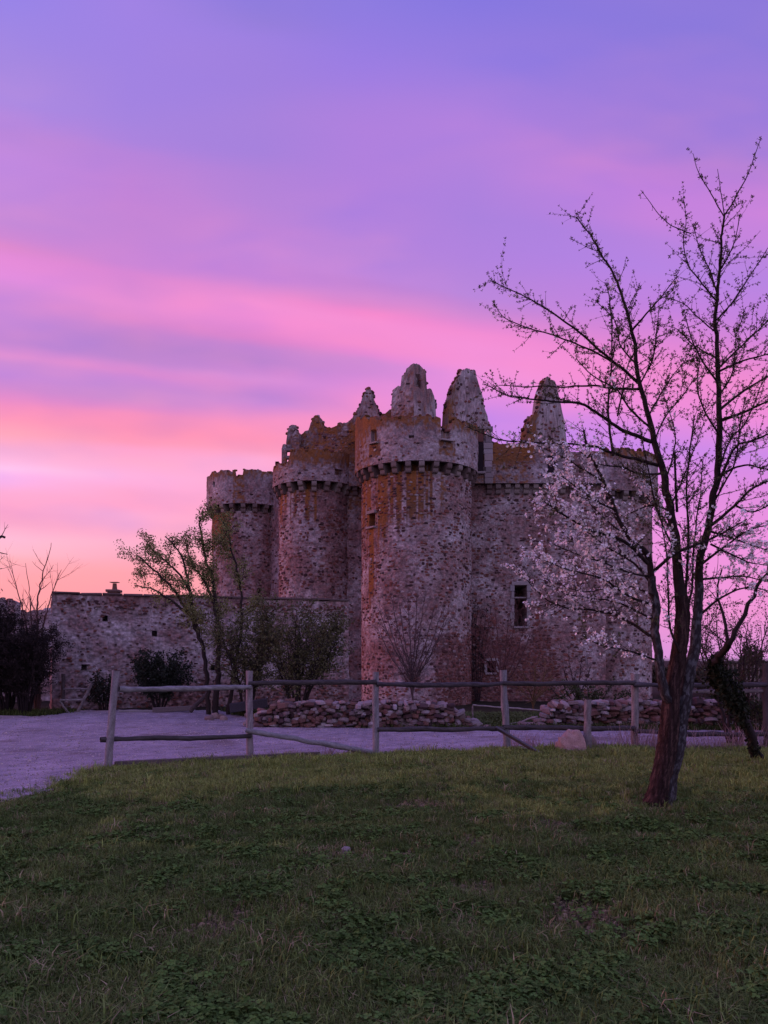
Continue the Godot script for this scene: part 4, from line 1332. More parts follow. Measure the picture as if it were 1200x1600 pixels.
const PLUM := [
	[0, 0.09, 0.058, 0, 0, 0.2, [2.784, -0.063, -7.88, 2.824, 0.174, -7.88, 2.889, 0.515, -7.88, 2.929, 0.797, -7.88, 2.955, 1.172, -7.88, 3.001, 1.434, -7.88, 3.04, 1.697, -7.88, 3.06, 1.96, -7.88, 3.04, 2.157, -7.88]],
	[1, 0.072, 0.04, 0, 0, 0.2, [2.891, -0.071, -7.92, 2.954, 0.277, -7.931, 3.032, 0.573, -7.943, 3.089, 0.903, -7.954, 3.133, 1.234, -7.966, 3.211, 1.547, -7.977, 3.262, 1.926, -7.989, 3.28, 2.307, -8.0]],
	[1, 0.044, 0.034, 0, 1, 0.3, [2.918, 1.075, -7.85, 2.814, 1.298, -7.818, 2.764, 1.669, -7.785, 2.739, 2.036, -7.753, 2.689, 2.33, -7.72]],
	[2, 0.056, 0.03, 0.05, 3, 0.4, [3.04, 2.144, -7.88, 3.025, 2.355, -7.89, 3.015, 2.553, -7.9, 2.993, 2.851, -7.91, 2.95, 3.058, -7.92, 2.901, 3.311, -7.93, 2.845, 3.564, -7.94, 2.796, 3.746, -7.95]],
	[2, 0.03, 0.005, 0.0, 7, 0.32, [2.796, 3.746, -7.95, 2.74, 4.014, -7.961, 2.671, 4.337, -7.972, 2.628, 4.58, -7.983, 2.578, 4.951, -7.994, 2.522, 5.156, -8.006, 2.438, 5.428, -8.017, 2.321, 5.654, -8.028, 2.15, 5.928, -8.039, 2.019, 6.135, -8.05]],
	[2, 0.042, 0.03, 0.05, 2.5, 0.4, [3.28, 2.293, -8.0, 3.29, 2.566, -7.992, 3.366, 2.817, -7.983, 3.396, 3.068, -7.975, 3.446, 3.319, -7.967, 3.462, 3.569, -7.958, 3.471, 3.819, -7.95]],
	[2, 0.03, 0.01, 0.0, 7, 0.36, [3.471, 3.819, -7.95, 3.462, 4.081, -7.943, 3.459, 4.562, -7.936, 3.422, 4.922, -7.929, 3.439, 5.236, -7.921, 3.463, 5.523, -7.914, 3.479, 5.882, -7.907, 3.502, 6.069, -7.9]],
	[2, 0.009, 0.003, 0, 2, 0.1, [3.502, 6.069, -7.9, 3.607, 6.23, -7.883, 3.717, 6.463, -7.867, 3.853, 6.825, -7.85]],
	[2, 0.007, 0.0025, 0, 2, 0.1, [3.496, 6.056, -7.9, 3.358, 6.333, -7.933, 3.253, 6.572, -7.967, 3.22, 6.767, -8.0]],
	[2, 0.006, 0.0025, 0, 3, 0.1, [3.502, 6.069, -7.9, 3.447, 6.282, -7.85, 3.387, 6.479, -7.8]],
	[2, 0.034, 0.009, 0.75, 6, 0.3, [2.689, 2.317, -7.72, 2.613, 2.567, -7.667, 2.424, 2.705, -7.613, 2.274, 2.987, -7.56, 2.139, 3.239, -7.507, 1.981, 3.531, -7.453, 1.924, 3.708, -7.4]],
	[2, 0.02, 0.006, 0.9, 11, 0.34, [2.609, 2.45, -7.6, 2.402, 2.616, -7.525, 2.204, 2.704, -7.45, 1.973, 2.741, -7.375, 1.782, 2.826, -7.3, 1.559, 2.951, -7.225, 1.43, 3.013, -7.15]],
	[2, 0.018, 0.004, 0.05, 6, 0.3, [2.836, 3.507, -7.95, 2.578, 3.559, -7.893, 2.318, 3.609, -7.836, 2.12, 3.659, -7.779, 1.737, 3.668, -7.721, 1.277, 3.678, -7.664, 1.065, 3.706, -7.607, 0.818, 3.784, -7.55]],
	[2, 0.022, 0.004, 0.0, 7, 0.3, [2.769, 3.752, -7.95, 2.583, 3.806, -7.906, 2.398, 3.872, -7.863, 2.241, 3.956, -7.819, 2.041, 4.066, -7.775, 1.81, 4.09, -7.731, 1.493, 4.101, -7.688, 1.229, 4.124, -7.644, 0.994, 4.223, -7.6]],
	[2, 0.014, 0.004, 0.05, 5, 0.25, [2.687, 4.313, -8.0, 2.39, 4.348, -8.08, 2.224, 4.41, -8.16, 1.93, 4.425, -8.24, 1.574, 4.454, -8.32, 1.253, 4.496, -8.4]],
	[2, 0.017, 0.0035, 0.03, 8, 0.26, [2.647, 4.38, -8.0, 2.462, 4.511, -7.942, 2.253, 4.64, -7.883, 1.95, 4.858, -7.825, 1.631, 5.047, -7.767, 1.381, 5.161, -7.708, 1.052, 5.274, -7.65]],
	[2, 0.012, 0.0035, 0.08, 7, 0.24, [2.453, 4.553, -8.0, 2.183, 4.737, -8.06, 1.827, 4.91, -8.12, 1.541, 5.031, -8.18, 1.298, 5.16, -8.24, 1.197, 5.325, -8.3]],
	[2, 0.014, 0.004, 0.1, 8, 0.26, [2.327, 3.567, -7.8, 2.287, 4.048, -7.84, 2.331, 4.389, -7.88, 2.356, 4.866, -7.92, 2.342, 5.215, -7.96, 2.3, 5.427, -8.0]],
	[2, 0.012, 0.004, 0.02, 7, 0.26, [2.587, 4.933, -8.0, 2.688, 5.04, -7.867, 2.803, 5.16, -7.733, 2.888, 5.275, -7.6]],
	[2, 0.01, 0.003, 0.02, 6, 0.24, [2.418, 4.018, -7.95, 2.504, 4.371, -8.013, 2.591, 4.663, -8.075, 2.78, 4.857, -8.138, 3.041, 4.985, -8.2]],
	[2, 0.016, 0.004, 0.95, 12, 0.3, [2.738, 2.036, -7.75, 2.45, 2.124, -7.638, 2.132, 2.284, -7.525, 1.791, 2.365, -7.413, 1.472, 2.461, -7.3]],
	[2, 0.018, 0.004, 0.75, 12, 0.3, [2.749, 1.695, -7.78, 2.583, 1.834, -7.867, 2.413, 1.957, -7.953, 2.178, 2.016, -8.04, 1.896, 2.049, -8.127, 1.67, 2.198, -8.213, 1.425, 2.51, -8.3]],
	[2, 0.012, 0.004, 0.8, 11, 0.22, [2.776, 1.487, -7.8, 2.46, 1.577, -7.667, 2.134, 1.632, -7.533, 1.936, 1.716, -7.4]],
	[2, 0.014, 0.004, 0.9, 12, 0.28, [2.712, 2.243, -7.75, 2.555, 2.483, -7.863, 2.359, 2.617, -7.975, 2.123, 2.7, -8.088, 1.879, 2.833, -8.2]],
	[2, 0.012, 0.004, 0.9, 12, 0.26, [2.278, 2.972, -7.55, 2.057, 3.004, -7.367, 1.826, 3.086, -7.183, 1.587, 3.192, -7.0]],
	[2, 0.012, 0.004, 0.9, 12, 0.26, [2.419, 2.703, -7.6, 2.253, 2.884, -7.725, 2.126, 3.07, -7.85, 1.98, 3.294, -7.975, 1.89, 3.559, -8.1]],
	[2, 0.012, 0.004, 0.9, 12, 0.28, [2.682, 2.328, -7.7, 2.47, 2.366, -7.7, 2.214, 2.462, -7.7, 1.957, 2.54, -7.7, 1.7, 2.655, -7.7]],
	[2, 0.012, 0.004, 0.85, 10, 0.26, [2.708, 2.142, -7.7, 2.568, 2.237, -7.9, 2.396, 2.256, -8.1, 2.179, 2.226, -8.3, 1.983, 2.315, -8.5]],
	[2, 0.01, 0.003, 0.85, 10, 0.24, [2.137, 3.237, -7.5, 1.949, 3.325, -7.425, 1.776, 3.399, -7.35, 1.516, 3.501, -7.275, 1.29, 3.54, -7.2]],
	[2, 0.012, 0.004, 0.6, 9, 0.28, [2.995, 2.751, -7.9, 2.879, 3.04, -8.033, 2.756, 3.269, -8.167, 2.663, 3.471, -8.3]],
	[2, 0.012, 0.004, 0.6, 9, 0.26, [2.981, 3.024, -7.95, 2.835, 3.12, -8.1, 2.681, 3.081, -8.25, 2.555, 3.005, -8.4]],
	[2, 0.02, 0.006, 0.1, 6, 0.3, [3.485, 3.971, -7.95, 3.571, 3.99, -7.863, 3.648, 4.001, -7.775, 3.844, 4.082, -7.688, 3.958, 4.097, -7.6]],
	[2, 0.016, 0.005, 0.05, 6, 0.3, [3.478, 4.084, -7.95, 3.769, 4.312, -8.033, 4.058, 4.483, -8.117, 4.305, 4.609, -8.2]],
	[2, 0.013, 0.004, 0.05, 7, 0.3, [3.45, 4.463, -7.9, 3.66, 4.536, -7.8, 3.85, 4.554, -7.7, 4.022, 4.553, -7.6]],
	[2, 0.012, 0.004, 0.0, 7, 0.3, [3.437, 4.495, -7.9, 3.8, 4.833, -8.0, 4.05, 5.077, -8.1, 4.271, 5.327, -8.2]],
	[2, 0.01, 0.003, 0.0, 5, 0.22, [3.423, 4.989, -7.9, 3.558, 5.149, -7.833, 3.715, 5.403, -7.767, 3.85, 5.626, -7.7]],
	[2, 0.009, 0.003, 0.0, 7, 0.2, [3.417, 5.187, -7.9, 3.275, 5.404, -7.94, 3.159, 5.59, -7.98, 3.128, 5.844, -8.02, 3.17, 6.101, -8.06, 3.159, 6.346, -8.1]],
	[2, 0.006, 0.0025, 0.0, 2, 0.1, [3.18, 5.906, -7.95, 2.995, 5.944, -7.9, 2.813, 6.046, -7.85, 2.607, 6.265, -7.8]],
	[2, 0.008, 0.003, 0.0, 8, 0.2, [3.423, 4.857, -7.9, 3.218, 4.945, -7.8, 3.016, 5.061, -7.7, 2.85, 5.059, -7.6]],
	[2, 0.008, 0.003, 0.0, 8, 0.2, [3.43, 4.594, -7.9, 3.233, 4.767, -8.0, 3.105, 4.976, -8.1, 3.041, 5.053, -8.2]],
	[2, 0.008, 0.003, 0.0, 7, 0.2, [3.469, 5.516, -7.9, 3.497, 5.595, -7.8, 3.529, 5.735, -7.7, 3.521, 5.883, -7.6]],
	[2, 0.008, 0.003, 0.0, 7, 0.2, [3.437, 5.226, -7.9, 3.316, 5.482, -7.833, 3.204, 5.642, -7.767, 3.093, 5.863, -7.7]],
	[2, 0.012, 0.004, 0.0, 7, 0.25, [3.443, 4.331, -7.9, 3.231, 4.568, -7.833, 3.094, 4.801, -7.767, 3.016, 4.965, -7.7]],
	[2, 0.018, 0.006, 0.1, 6, 0.3, [3.445, 3.289, -7.95, 3.579, 3.655, -7.838, 3.65, 3.682, -7.725, 3.806, 3.733, -7.613, 3.938, 3.812, -7.5]],
	[2, 0.014, 0.005, 0.2, 6, 0.3, [3.445, 3.388, -7.95, 3.769, 3.528, -8.033, 4.058, 3.509, -8.117, 4.305, 3.516, -8.2]],
	[2, 0.02, 0.006, 0.2, 6, 0.3, [3.365, 2.871, -7.95, 3.602, 3.078, -7.888, 3.743, 3.235, -7.825, 3.881, 3.298, -7.763, 4.043, 3.361, -7.7]],
	[2, 0.02, 0.006, 0.3, 7, 0.3, [2.7, 2.372, -7.75, 2.905, 2.548, -7.713, 3.211, 2.683, -7.675, 3.411, 2.773, -7.638, 3.591, 2.887, -7.6]],
	[2, 0.016, 0.005, 0.6, 9, 0.3, [3.32, 2.5, -8.0, 3.514, 2.673, -7.867, 3.654, 2.789, -7.733, 3.8, 2.83, -7.6]],
	[2, 0.014, 0.005, 0.8, 10, 0.3, [3.293, 2.333, -8.0, 3.592, 2.361, -8.133, 3.858, 2.396, -8.267, 4.2, 2.347, -8.4]],
	[2, 0.016, 0.005, 0.1, 6, 0.3, [3.3, 1.967, -8.0, 3.483, 2.145, -7.9, 3.686, 2.228, -7.8, 3.882, 2.174, -7.7]],
	[2, 0.014, 0.005, 0.8, 10, 0.28, [3.4, 2.833, -8.0, 3.645, 2.782, -8.1, 3.895, 2.73, -8.2, 4.15, 2.676, -8.3]],
	[2, 0.016, 0.006, 0.1, 7, 0.3, [3.094, 2.027, -7.9, 3.105, 2.482, -7.86, 3.095, 2.869, -7.82, 3.067, 3.276, -7.78, 3.083, 3.629, -7.74, 3.112, 3.938, -7.7]],
	[2, 0.014, 0.011, 0.0, 3, 0.2, [3.015, 3.014, -7.9, 3.002, 3.277, -7.9, 2.989, 3.626, -7.9]],
	[2, 0.01, 0.003, 0.1, 8, 0.26, [2.943, 3.054, -7.9, 3.055, 3.385, -7.8, 3.112, 3.618, -7.7, 3.167, 3.843, -7.6]],
	[2, 0.01, 0.003, 0.1, 8, 0.26, [2.89, 3.304, -7.9, 3.033, 3.767, -8.0, 3.004, 4.133, -8.1, 2.938, 4.438, -8.2]],
	[2, 0.01, 0.003, 0.05, 8, 0.26, [2.778, 3.732, -7.9, 2.86, 3.97, -7.8, 2.984, 4.131, -7.7, 3.072, 4.287, -7.6]],
	[2, 0.01, 0.003, 0.05, 8, 0.26, [2.719, 3.995, -7.9, 2.9, 4.3, -8.0, 3.105, 4.571, -8.1, 3.314, 4.712, -8.2]],
	[2, 0.014, 0.004, 0.15, 9, 0.3, [3.003, 1.565, -7.8, 2.88, 1.855, -7.75, 2.855, 2.206, -7.7, 2.805, 2.647, -7.65, 2.723, 2.957, -7.6]],
	[2, 0.014, 0.004, 0.1, 9, 0.3, [3.068, 1.895, -7.9, 3.176, 2.162, -7.94, 3.212, 2.498, -7.98, 3.261, 2.903, -8.02, 3.325, 3.246, -8.06, 3.361, 3.593, -8.1]],
	[2, 0.012, 0.004, 0.1, 9, 0.3, [2.995, 2.619, -7.9, 2.828, 2.865, -7.8, 2.695, 3.168, -7.7, 2.597, 3.463, -7.6, 2.5, 3.75, -7.5]],
	[2, 0.012, 0.004, 0.1, 9, 0.3, [3.413, 3.1, -8.0, 3.511, 3.338, -7.875, 3.552, 3.502, -7.75, 3.527, 3.788, -7.625, 3.531, 4.062, -7.5]],
	[2, 0.012, 0.004, 0.1, 9, 0.3, [3.467, 3.4, -8.0, 3.645, 3.795, -8.1, 3.861, 4.028, -8.2, 4.081, 4.474, -8.3]],
	[2, 0.012, 0.004, 0.0, 9, 0.3, [3.45, 3.804, -7.9, 3.236, 4.024, -7.767, 3.117, 4.235, -7.633, 3.094, 4.5, -7.5]],
	[2, 0.01, 0.003, 0.0, 9, 0.28, [3.443, 4.199, -7.9, 3.648, 4.513, -8.033, 3.743, 4.903, -8.167, 3.908, 5.304, -8.3]],
	[2, 0.01, 0.003, 0.0, 9, 0.28, [2.667, 4.367, -8.0, 2.753, 4.581, -7.867, 2.739, 4.787, -7.733, 2.723, 4.983, -7.6]],
	[2, 0.01, 0.003, 0.0, 9, 0.28, [2.633, 4.567, -8.0, 2.487, 4.794, -8.067, 2.44, 5.092, -8.133, 2.255, 5.327, -8.2]],
	[2, 0.012, 0.004, 0.1, 9, 0.28, [2.752, 3.87, -7.9, 2.494, 4.027, -7.775, 2.327, 4.178, -7.65, 2.069, 4.259, -7.525, 1.85, 4.398, -7.4]],
	[2, 0.012, 0.004, 0.3, 9, 0.28, [2.864, 3.409, -7.9, 2.592, 3.379, -7.775, 2.359, 3.413, -7.65, 2.101, 3.413, -7.525, 1.85, 3.535, -7.4]],
	[2, 0.012, 0.004, 0.8, 10, 0.28, [3.315, 2.67, -7.8, 3.529, 2.527, -7.7, 3.642, 2.45, -7.6, 3.812, 2.406, -7.5]],
	[2, 0.012, 0.004, 0.7, 10, 0.28, [3.667, 3.1, -8.0, 3.753, 3.001, -7.833, 3.833, 3.033, -7.667, 3.906, 3.125, -7.5]],
	[2, 0.012, 0.004, 0.9, 12, 0.26, [2.631, 2.559, -7.7, 2.375, 2.526, -7.6, 2.094, 2.656, -7.5, 1.85, 2.826, -7.4, 1.643, 2.899, -7.3]],
	[2, 0.012, 0.004, 0.85, 12, 0.26, [2.738, 1.887, -7.75, 2.574, 1.989, -7.82, 2.367, 2.092, -7.89, 2.123, 2.13, -7.96, 1.874, 2.203, -8.03, 1.688, 2.377, -8.1]]]
const IVY := [
	[0.07, 0.042, [5.451, 0.007, -11.2, 5.196, 0.41, -10.9, 4.858, 0.882, -10.6, 4.481, 1.285, -10.3, 4.317, 1.458, -10.0, 4.284, 1.581, -9.7, 4.23, 1.712, -9.4]],
	[0.034, 0.014, [4.214, 1.688, -9.4, 4.285, 1.851, -9.35, 4.418, 2.159, -9.3, 4.563, 2.464, -9.25, 4.792, 2.727, -9.2]],
	[0.02, 0.009, [4.214, 1.688, -9.4, 4.189, 1.933, -9.45, 4.164, 2.173, -9.5, 4.138, 2.336, -9.55, 4.224, 2.62, -9.6]]]
const LEAFY := [
	[0.07, 0.02, [-4.749, -0.06, -20.8, -4.795, 1.241, -20.7, -4.961, 2.084, -20.6, -5.296, 2.867, -20.5, -5.61, 3.37, -20.4, -6.09, 3.868, -20.3, -6.481, 4.227, -20.2]],
	[0.085, 0.02, [-4.541, -0.06, -20.8, -4.497, 1.847, -20.833, -4.556, 2.769, -20.867, -4.633, 3.503, -20.9, -4.85, 4.291, -20.933, -4.98, 4.994, -20.967, -5.04, 5.385, -21.0]],
	[0.05, 0.015, [-4.961, 2.084, -20.6, -5.138, 3.041, -20.55, -5.296, 3.892, -20.5, -5.539, 4.482, -20.45, -5.814, 4.764, -20.4]],
	[0.045, 0.012, [-4.524, 2.627, -20.8, -4.757, 3.41, -20.833, -5.217, 4.108, -20.867, -5.434, 4.809, -20.9]],
	[0.06, 0.015, [-4.25, -0.067, -20.9, -3.967, 1.848, -20.88, -3.859, 2.717, -20.86, -3.96, 3.758, -20.84, -4.164, 4.623, -20.82, -4.368, 5.227, -20.8]],
	[0.04, 0.012, [-5.193, 2.696, -20.5, -5.727, 3.11, -20.333, -6.134, 3.349, -20.167, -6.5, 3.417, -20.0]],
	[0.04, 0.012, [-5.15, 3.217, -20.6, -5.486, 3.743, -20.7, -6.067, 4.308, -20.8, -6.479, 4.635, -20.9]]]
const SHOOTS := [
	[0.05, 0.006, [-9.72, -0.03, -21.6, -9.756, 2.04, -21.6, -9.72, 3.3, -21.6, -9.504, 4.2, -21.6, -9.36, 4.776, -21.6]],
	[0.04, 0.006, [-9.756, -0.03, -21.6, -9.99, 2.04, -21.6, -10.26, 3.3, -21.6, -10.476, 4.11, -21.6]],
	[0.04, 0.006, [-9.684, -0.03, -21.6, -9.63, 2.04, -21.6, -9.36, 3.3, -21.6, -9.072, 4.02, -21.6]],
	[0.035, 0.005, [-9.81, -0.03, -21.6, -9.9, 2.4, -21.6, -9.99, 3.48, -21.6, -10.08, 4.2, -21.6]]]
const EDGE := [
	[0.12, 0.03, [-11.862, 0.038, -19.5, -11.781, 1.988, -19.5, -11.212, 3.287, -19.5, -10.481, 4.1, -19.5, -9.994, 4.457, -19.5, -9.62, 4.588, -19.5]],
	[0.04, 0.008, [-10.725, 3.856, -19.5, -10.238, 4.067, -19.5, -9.88, 4.23, -19.5, -9.555, 4.165, -19.5]],
	[0.05, 0.008, [-11.7, 2.15, -19.5, -10.888, 3.125, -19.5, -10.238, 3.613, -19.5, -9.701, 3.808, -19.5]]]

# ---------------------------------------------------------------- trees

class Spurs:
	var at := []
	var dir := []

# a twig with side twigs; where buds or flowers sit is noted in spurs
func twig(b: Buf, p: Vector3, dir: Vector3, length: float, r: float, level: int, sp: Spurs, bend: Vector3, spur_step: float, col: Color):
	var n := 4 if length < 0.25 else 6
	var pts := [p]
	var rad := [r]
	var d := dir.normalized()
	var q := p
	for k in n:
		d = (d + rand_dir() * 0.13 + bend * 0.1).normalized()
		q = q + d * length / n
		pts.append(q)
		rad.append(lerpf(r, r * 0.35, float(k + 1) / n))
	tube(b, pts, rad, 4 if level > 0 else 5, col, 0.0, 0.0, false)
	var s := spur_step * rng.randf()
	while s < length:
		var f := s / length * n
		var k := mini(int(f), n - 1)
		sp.at.append((pts[k] as Vector3).lerp(pts[k + 1], f - k))
		sp.dir.append((d + rand_dir() * 1.2).normalized())
		s += spur_step * rng.randf_range(0.5, 1.5)
	sp.at.append(q)
	sp.dir.append(d)
	if level > 0:
		for k in int(length * rng.randf_range(3.5, 8.0)):
			var f := rng.randf_range(0.15, 0.9) * n
			var j := mini(int(f), n - 1)
			var side := (d + rand_dir() * 1.0 + bend * 0.3).normalized()
			twig(b, (pts[j] as Vector3).lerp(pts[j + 1], f - j), side, length * rng.randf_range(0.25, 0.55), rad[j] * 0.6, level - 1, sp, bend, spur_step, col)

func bud_mesh() -> ArrayMesh:
	# a tuft of four tiny opening leaves
	var b := Buf.new()
	for k in 4:
		var bs := Basis(Vector3.UP, TAU * k / 4.0 + 0.4 * (k % 2)) * Basis(Vector3.RIGHT, -0.7 + 0.25 * (k % 2))
		var o := b.v.size()
		for p in [Vector3(0, 0, 0), Vector3(0.22, 0.04, 0.5), Vector3(0, 0, 1.0), Vector3(-0.22, 0.04, 0.5)]:
			b.v.append(bs * p)
			b.c.append(Color.WHITE)
		b.i.append_array([o, o + 1, o + 2, o, o + 2, o + 3])
	return mesh_of(b)

func flower_mesh() -> ArrayMesh:
	var b := Buf.new()
	for k in 5:
		var bs := Basis(Vector3.UP, TAU * k / 5.0) * Basis(Vector3.RIGHT, -0.45)
		var o := b.v.size()
		for p in [Vector3(0, 0, 0.06), Vector3(0.34, 0.05, 0.5), Vector3(0.16, 0, 0.95), Vector3(-0.16, 0, 0.95), Vector3(-0.34, 0.05, 0.5)]:
			b.v.append(bs * p)
			b.c.append(Color.WHITE)
		b.i.append_array([o, o + 1, o + 2, o, o + 2, o + 3, o, o + 3, o + 4])
	return mesh_of(b)

func facing(dir: Vector3, s: float) -> Basis:
	var y := dir.normalized()
	var x := y.cross(rand_dir()).normalized()
	return Basis(x, y, x.cross(y)) * Basis.from_scale(Vector3(s, s, s))

func make_plum_tree():
	rng.seed = 77
	var o := thing("plum_tree", Vector3(2.85, 0.0, -7.9), "gnarled plum tree with white blossom and bare upright shoots on the lawn", "tree")
	var twigs := Buf.new()
	var buds := Spurs.new()
	var flowers := Spurs.new()
	var dark := Color(0.05, 0.037, 0.036)
	# PLUM: [kind, r0, r1, blossom, twigs per metre, twig length, points]
	for e in PLUM:
		var pts := smooth_path(pack(e[6]), 0.018 if e[0] < 2 else 0.05)
		var n := pts.size()
		var rad := []
		for k in n:
			var f := float(k) / (n - 1)
			rad.append(lerpf(e[1], e[2], pow(f, 0.8 if e[0] > 1 else 1.5)))
			if k > 0 and k < n - 1 and e[0] >= 1:
				pts[k] += Vector3(n_low.get_noise_2d(k * (0.13 if e[0] > 1 else 0.05), e[1] * 900.0), n_low.get_noise_2d(k * (0.13 if e[0] > 1 else 0.05), e[1] * 900.0 + 5.0), n_low.get_noise_2d(k * (0.13 if e[0] > 1 else 0.05), e[1] * 900.0 + 9.0)) * (0.022 if e[1] > 0.02 else 0.012) * minf(1.0, minf(k, n - 1 - k) / 5.0)
		if e[0] == 0:
			# the trunk flares into the ground
			for k in n:
				var low: float = smoothstep(0.5, 0.0, pts[k].y)
				rad[k] *= 1.0 + 0.38 * pow(smoothstep(0.22, -0.05, pts[k].y), 1.5) + 0.1 * low
		var b := Buf.new()
		var col := Color(0.066, 0.042, 0.04)
		if e[0] == 1:
			col = Color(0.07, 0.064, 0.07)
		elif e[0] >= 2:
			col = dark
		tube(b, pts, rad, 84 if e[0] < 2 else (8 if e[1] > 0.012 else 5), col, 0.5 if e[0] == 0 else (0.31 if e[0] == 1 else 0.08), 0.6 if e[0] < 2 else 0.3, true, e[1] * 40.0)
		if e[0] < 2:
			bark_colours(b, e[0])
		part("trunk" if e[0] < 2 else "branch", b, M.bark, o)
		# twigs
		var total := 0.0
		for k in n - 1:
			total += pts[k].distance_to(pts[k + 1])
		var count := int(total * e[4] * (2.6 if e[3] > 0.5 else 3.0))
		for k in count:
			var f := clampf(rng.randf_range(0.1, 1.0), 0.0, 0.999) * (n - 1)
			var j := int(f)
			var p: Vector3 = pts[j].lerp(pts[j + 1], f - j)
			var d: Vector3 = (pts[j + 1] - pts[j]).normalized()
			var blossom: float = e[3]
			var side := (d * 0.7 + rand_dir() * 0.85 + Vector3(0, 0.25, 0)).normalized()
			var l: float = e[5] * rng.randf_range(0.3, 1.2) * (1.7 if rng.randf() < 0.2 else 1.0) * (1.0 - 0.3 * f / n)
			twig(twigs, p, side, l, minf(rad[j] * 0.5, 0.0042), 1, flowers if rng.randf() < blossom else buds, Vector3(0, 0.5, 0), 0.03 if rng.randf() < 0.6 else 0.06, dark)
		# spurs straight on the branch
		if e[0] >= 2:
			for k in int(total * 26.0):
				var f := clampf(rng.randf_range(0.05, 1.0), 0.0, 0.999) * (n - 1)
				var j := int(f)
				var p: Vector3 = pts[j].lerp(pts[j + 1], f - j)
				var side := rand_dir()
				twig(twigs, p, side, rng.randf_range(0.015, 0.05), 0.003, 0, flowers if rng.randf() < e[3] * 0.8 else buds, Vector3(0, 0.3, 0), 0.2, dark)
	var tw := part("twigs", twigs, M.twig, o)
	tw.set_meta("kind", "stuff")
	var t := []
	var cs := []
	for k in buds.at.size():
		if rng.randf() < 0.8:
			t.append(Transform3D(facing(buds.dir[k], rng.randf_range(0.012, 0.03)), buds.at[k]))
			cs.append(tint(Color(0.085, 0.09, 0.04), 0.35))
	scatter("opening_leaves", bud_mesh(), M.leaf, t, cs, o)
	t = []
	cs = []
	for k in flowers.at.size():
		if rng.randf() < 0.45:
			continue
		var m := 2 + rng.randi() % 4
		for q in m:
			if rng.randf() < 0.8:
				t.append(Transform3D(facing(flowers.dir[k] + rand_dir() * 0.8, rng.randf_range(0.012, 0.019)), flowers.at[k] + rand_dir() * 0.02))
				cs.append(tint(Color(0.86, 0.82, 0.83), 0.06))
	scatter("blossom", flower_mesh(), M.petal, t, cs, o)

# lichen on the grey stem, torn reddish wood on the old one
func bark_colours(b: Buf, kind: int):
	for k in b.v.size():
		var p := b.v[k]
		if kind == 1:
			var m := smoothstep(0.05, 0.3, n_low.get_noise_3d(p.x * 19.0, p.y * 13.0, p.z * 19.0))
			b.c[k] = b.c[k].lerp(Color(0.22, 0.23, 0.25), m * 0.8)
		else:
			var g := n_low.get_noise_3d(p.x * 26.0, p.y * 2.4, p.z * 26.0)
			b.c[k] = b.c[k].lerp(Color(0.19, 0.12, 0.105), smoothstep(0.1, 0.4, g) * 0.8).lerp(Color(0.035, 0.024, 0.024), smoothstep(-0.1, -0.4, g) * 0.8)

# a woody plant grown from stems: each stem [r0, r1, points...]; leaves at the twig ends
func grow(o: Node3D, stems: Array, col: Color, per_m: float, tw_len: float, level: int, bend: Vector3, spur: float, thick := 0.012) -> Spurs:
	var sp := Spurs.new()
	var tb := Buf.new()
	for e in stems:
		var pts := smooth_path(pack(e[2]), 0.15)
		var n := pts.size()
		var rad := []
		var total := 0.0
		for k in n:
			rad.append(lerpf(e[0], e[1], float(k) / (n - 1)))
			if k:
				total += pts[k].distance_to(pts[k - 1])
				if k < n - 1:
					pts[k] += rand_dir() * e[0] * 0.5
		var b := Buf.new()
		tube(b, pts, rad, 8, col, 0.12, 0.3, true, e[0] * 50.0)
		part("stem", b, M.bark, o)
		for k in int(total * per_m):
			var f := clampf(rng.randf_range(0.3, 1.0), 0.0, 0.999) * (n - 1)
			var j := int(f)
			var d: Vector3 = (pts[j + 1] - pts[j]).normalized()
			twig(tb, pts[j].lerp(pts[j + 1], f - j), (d * 0.8 + rand_dir() * 0.8).normalized(), tw_len * rng.randf_range(0.4, 1.1), minf(rad[j] * 0.6, thick), level, sp, bend, spur, col)
	if tb.v.size():
		var t := part("twigs", tb, M.twig, o)
		t.set_meta("kind", "stuff")
	return sp

func leaves(o: Node3D, sp: Spurs, share: float, per: int, w: float, l: float, spread: float, col: Color, vary := 0.35):
	var t := []
	var cs := []
	for k in sp.at.size():
		if rng.randf() < share:
			for j in per:
				t.append(Transform3D(facing(sp.dir[k] + rand_dir(), rng.randf_range(0.7, 1.25)), sp.at[k] + rand_dir() * spread))
				cs.append(tint(col, vary))
	if t.size():
		scatter("leaves", leaf_mesh(w, l), M.leaf, t, cs, o)

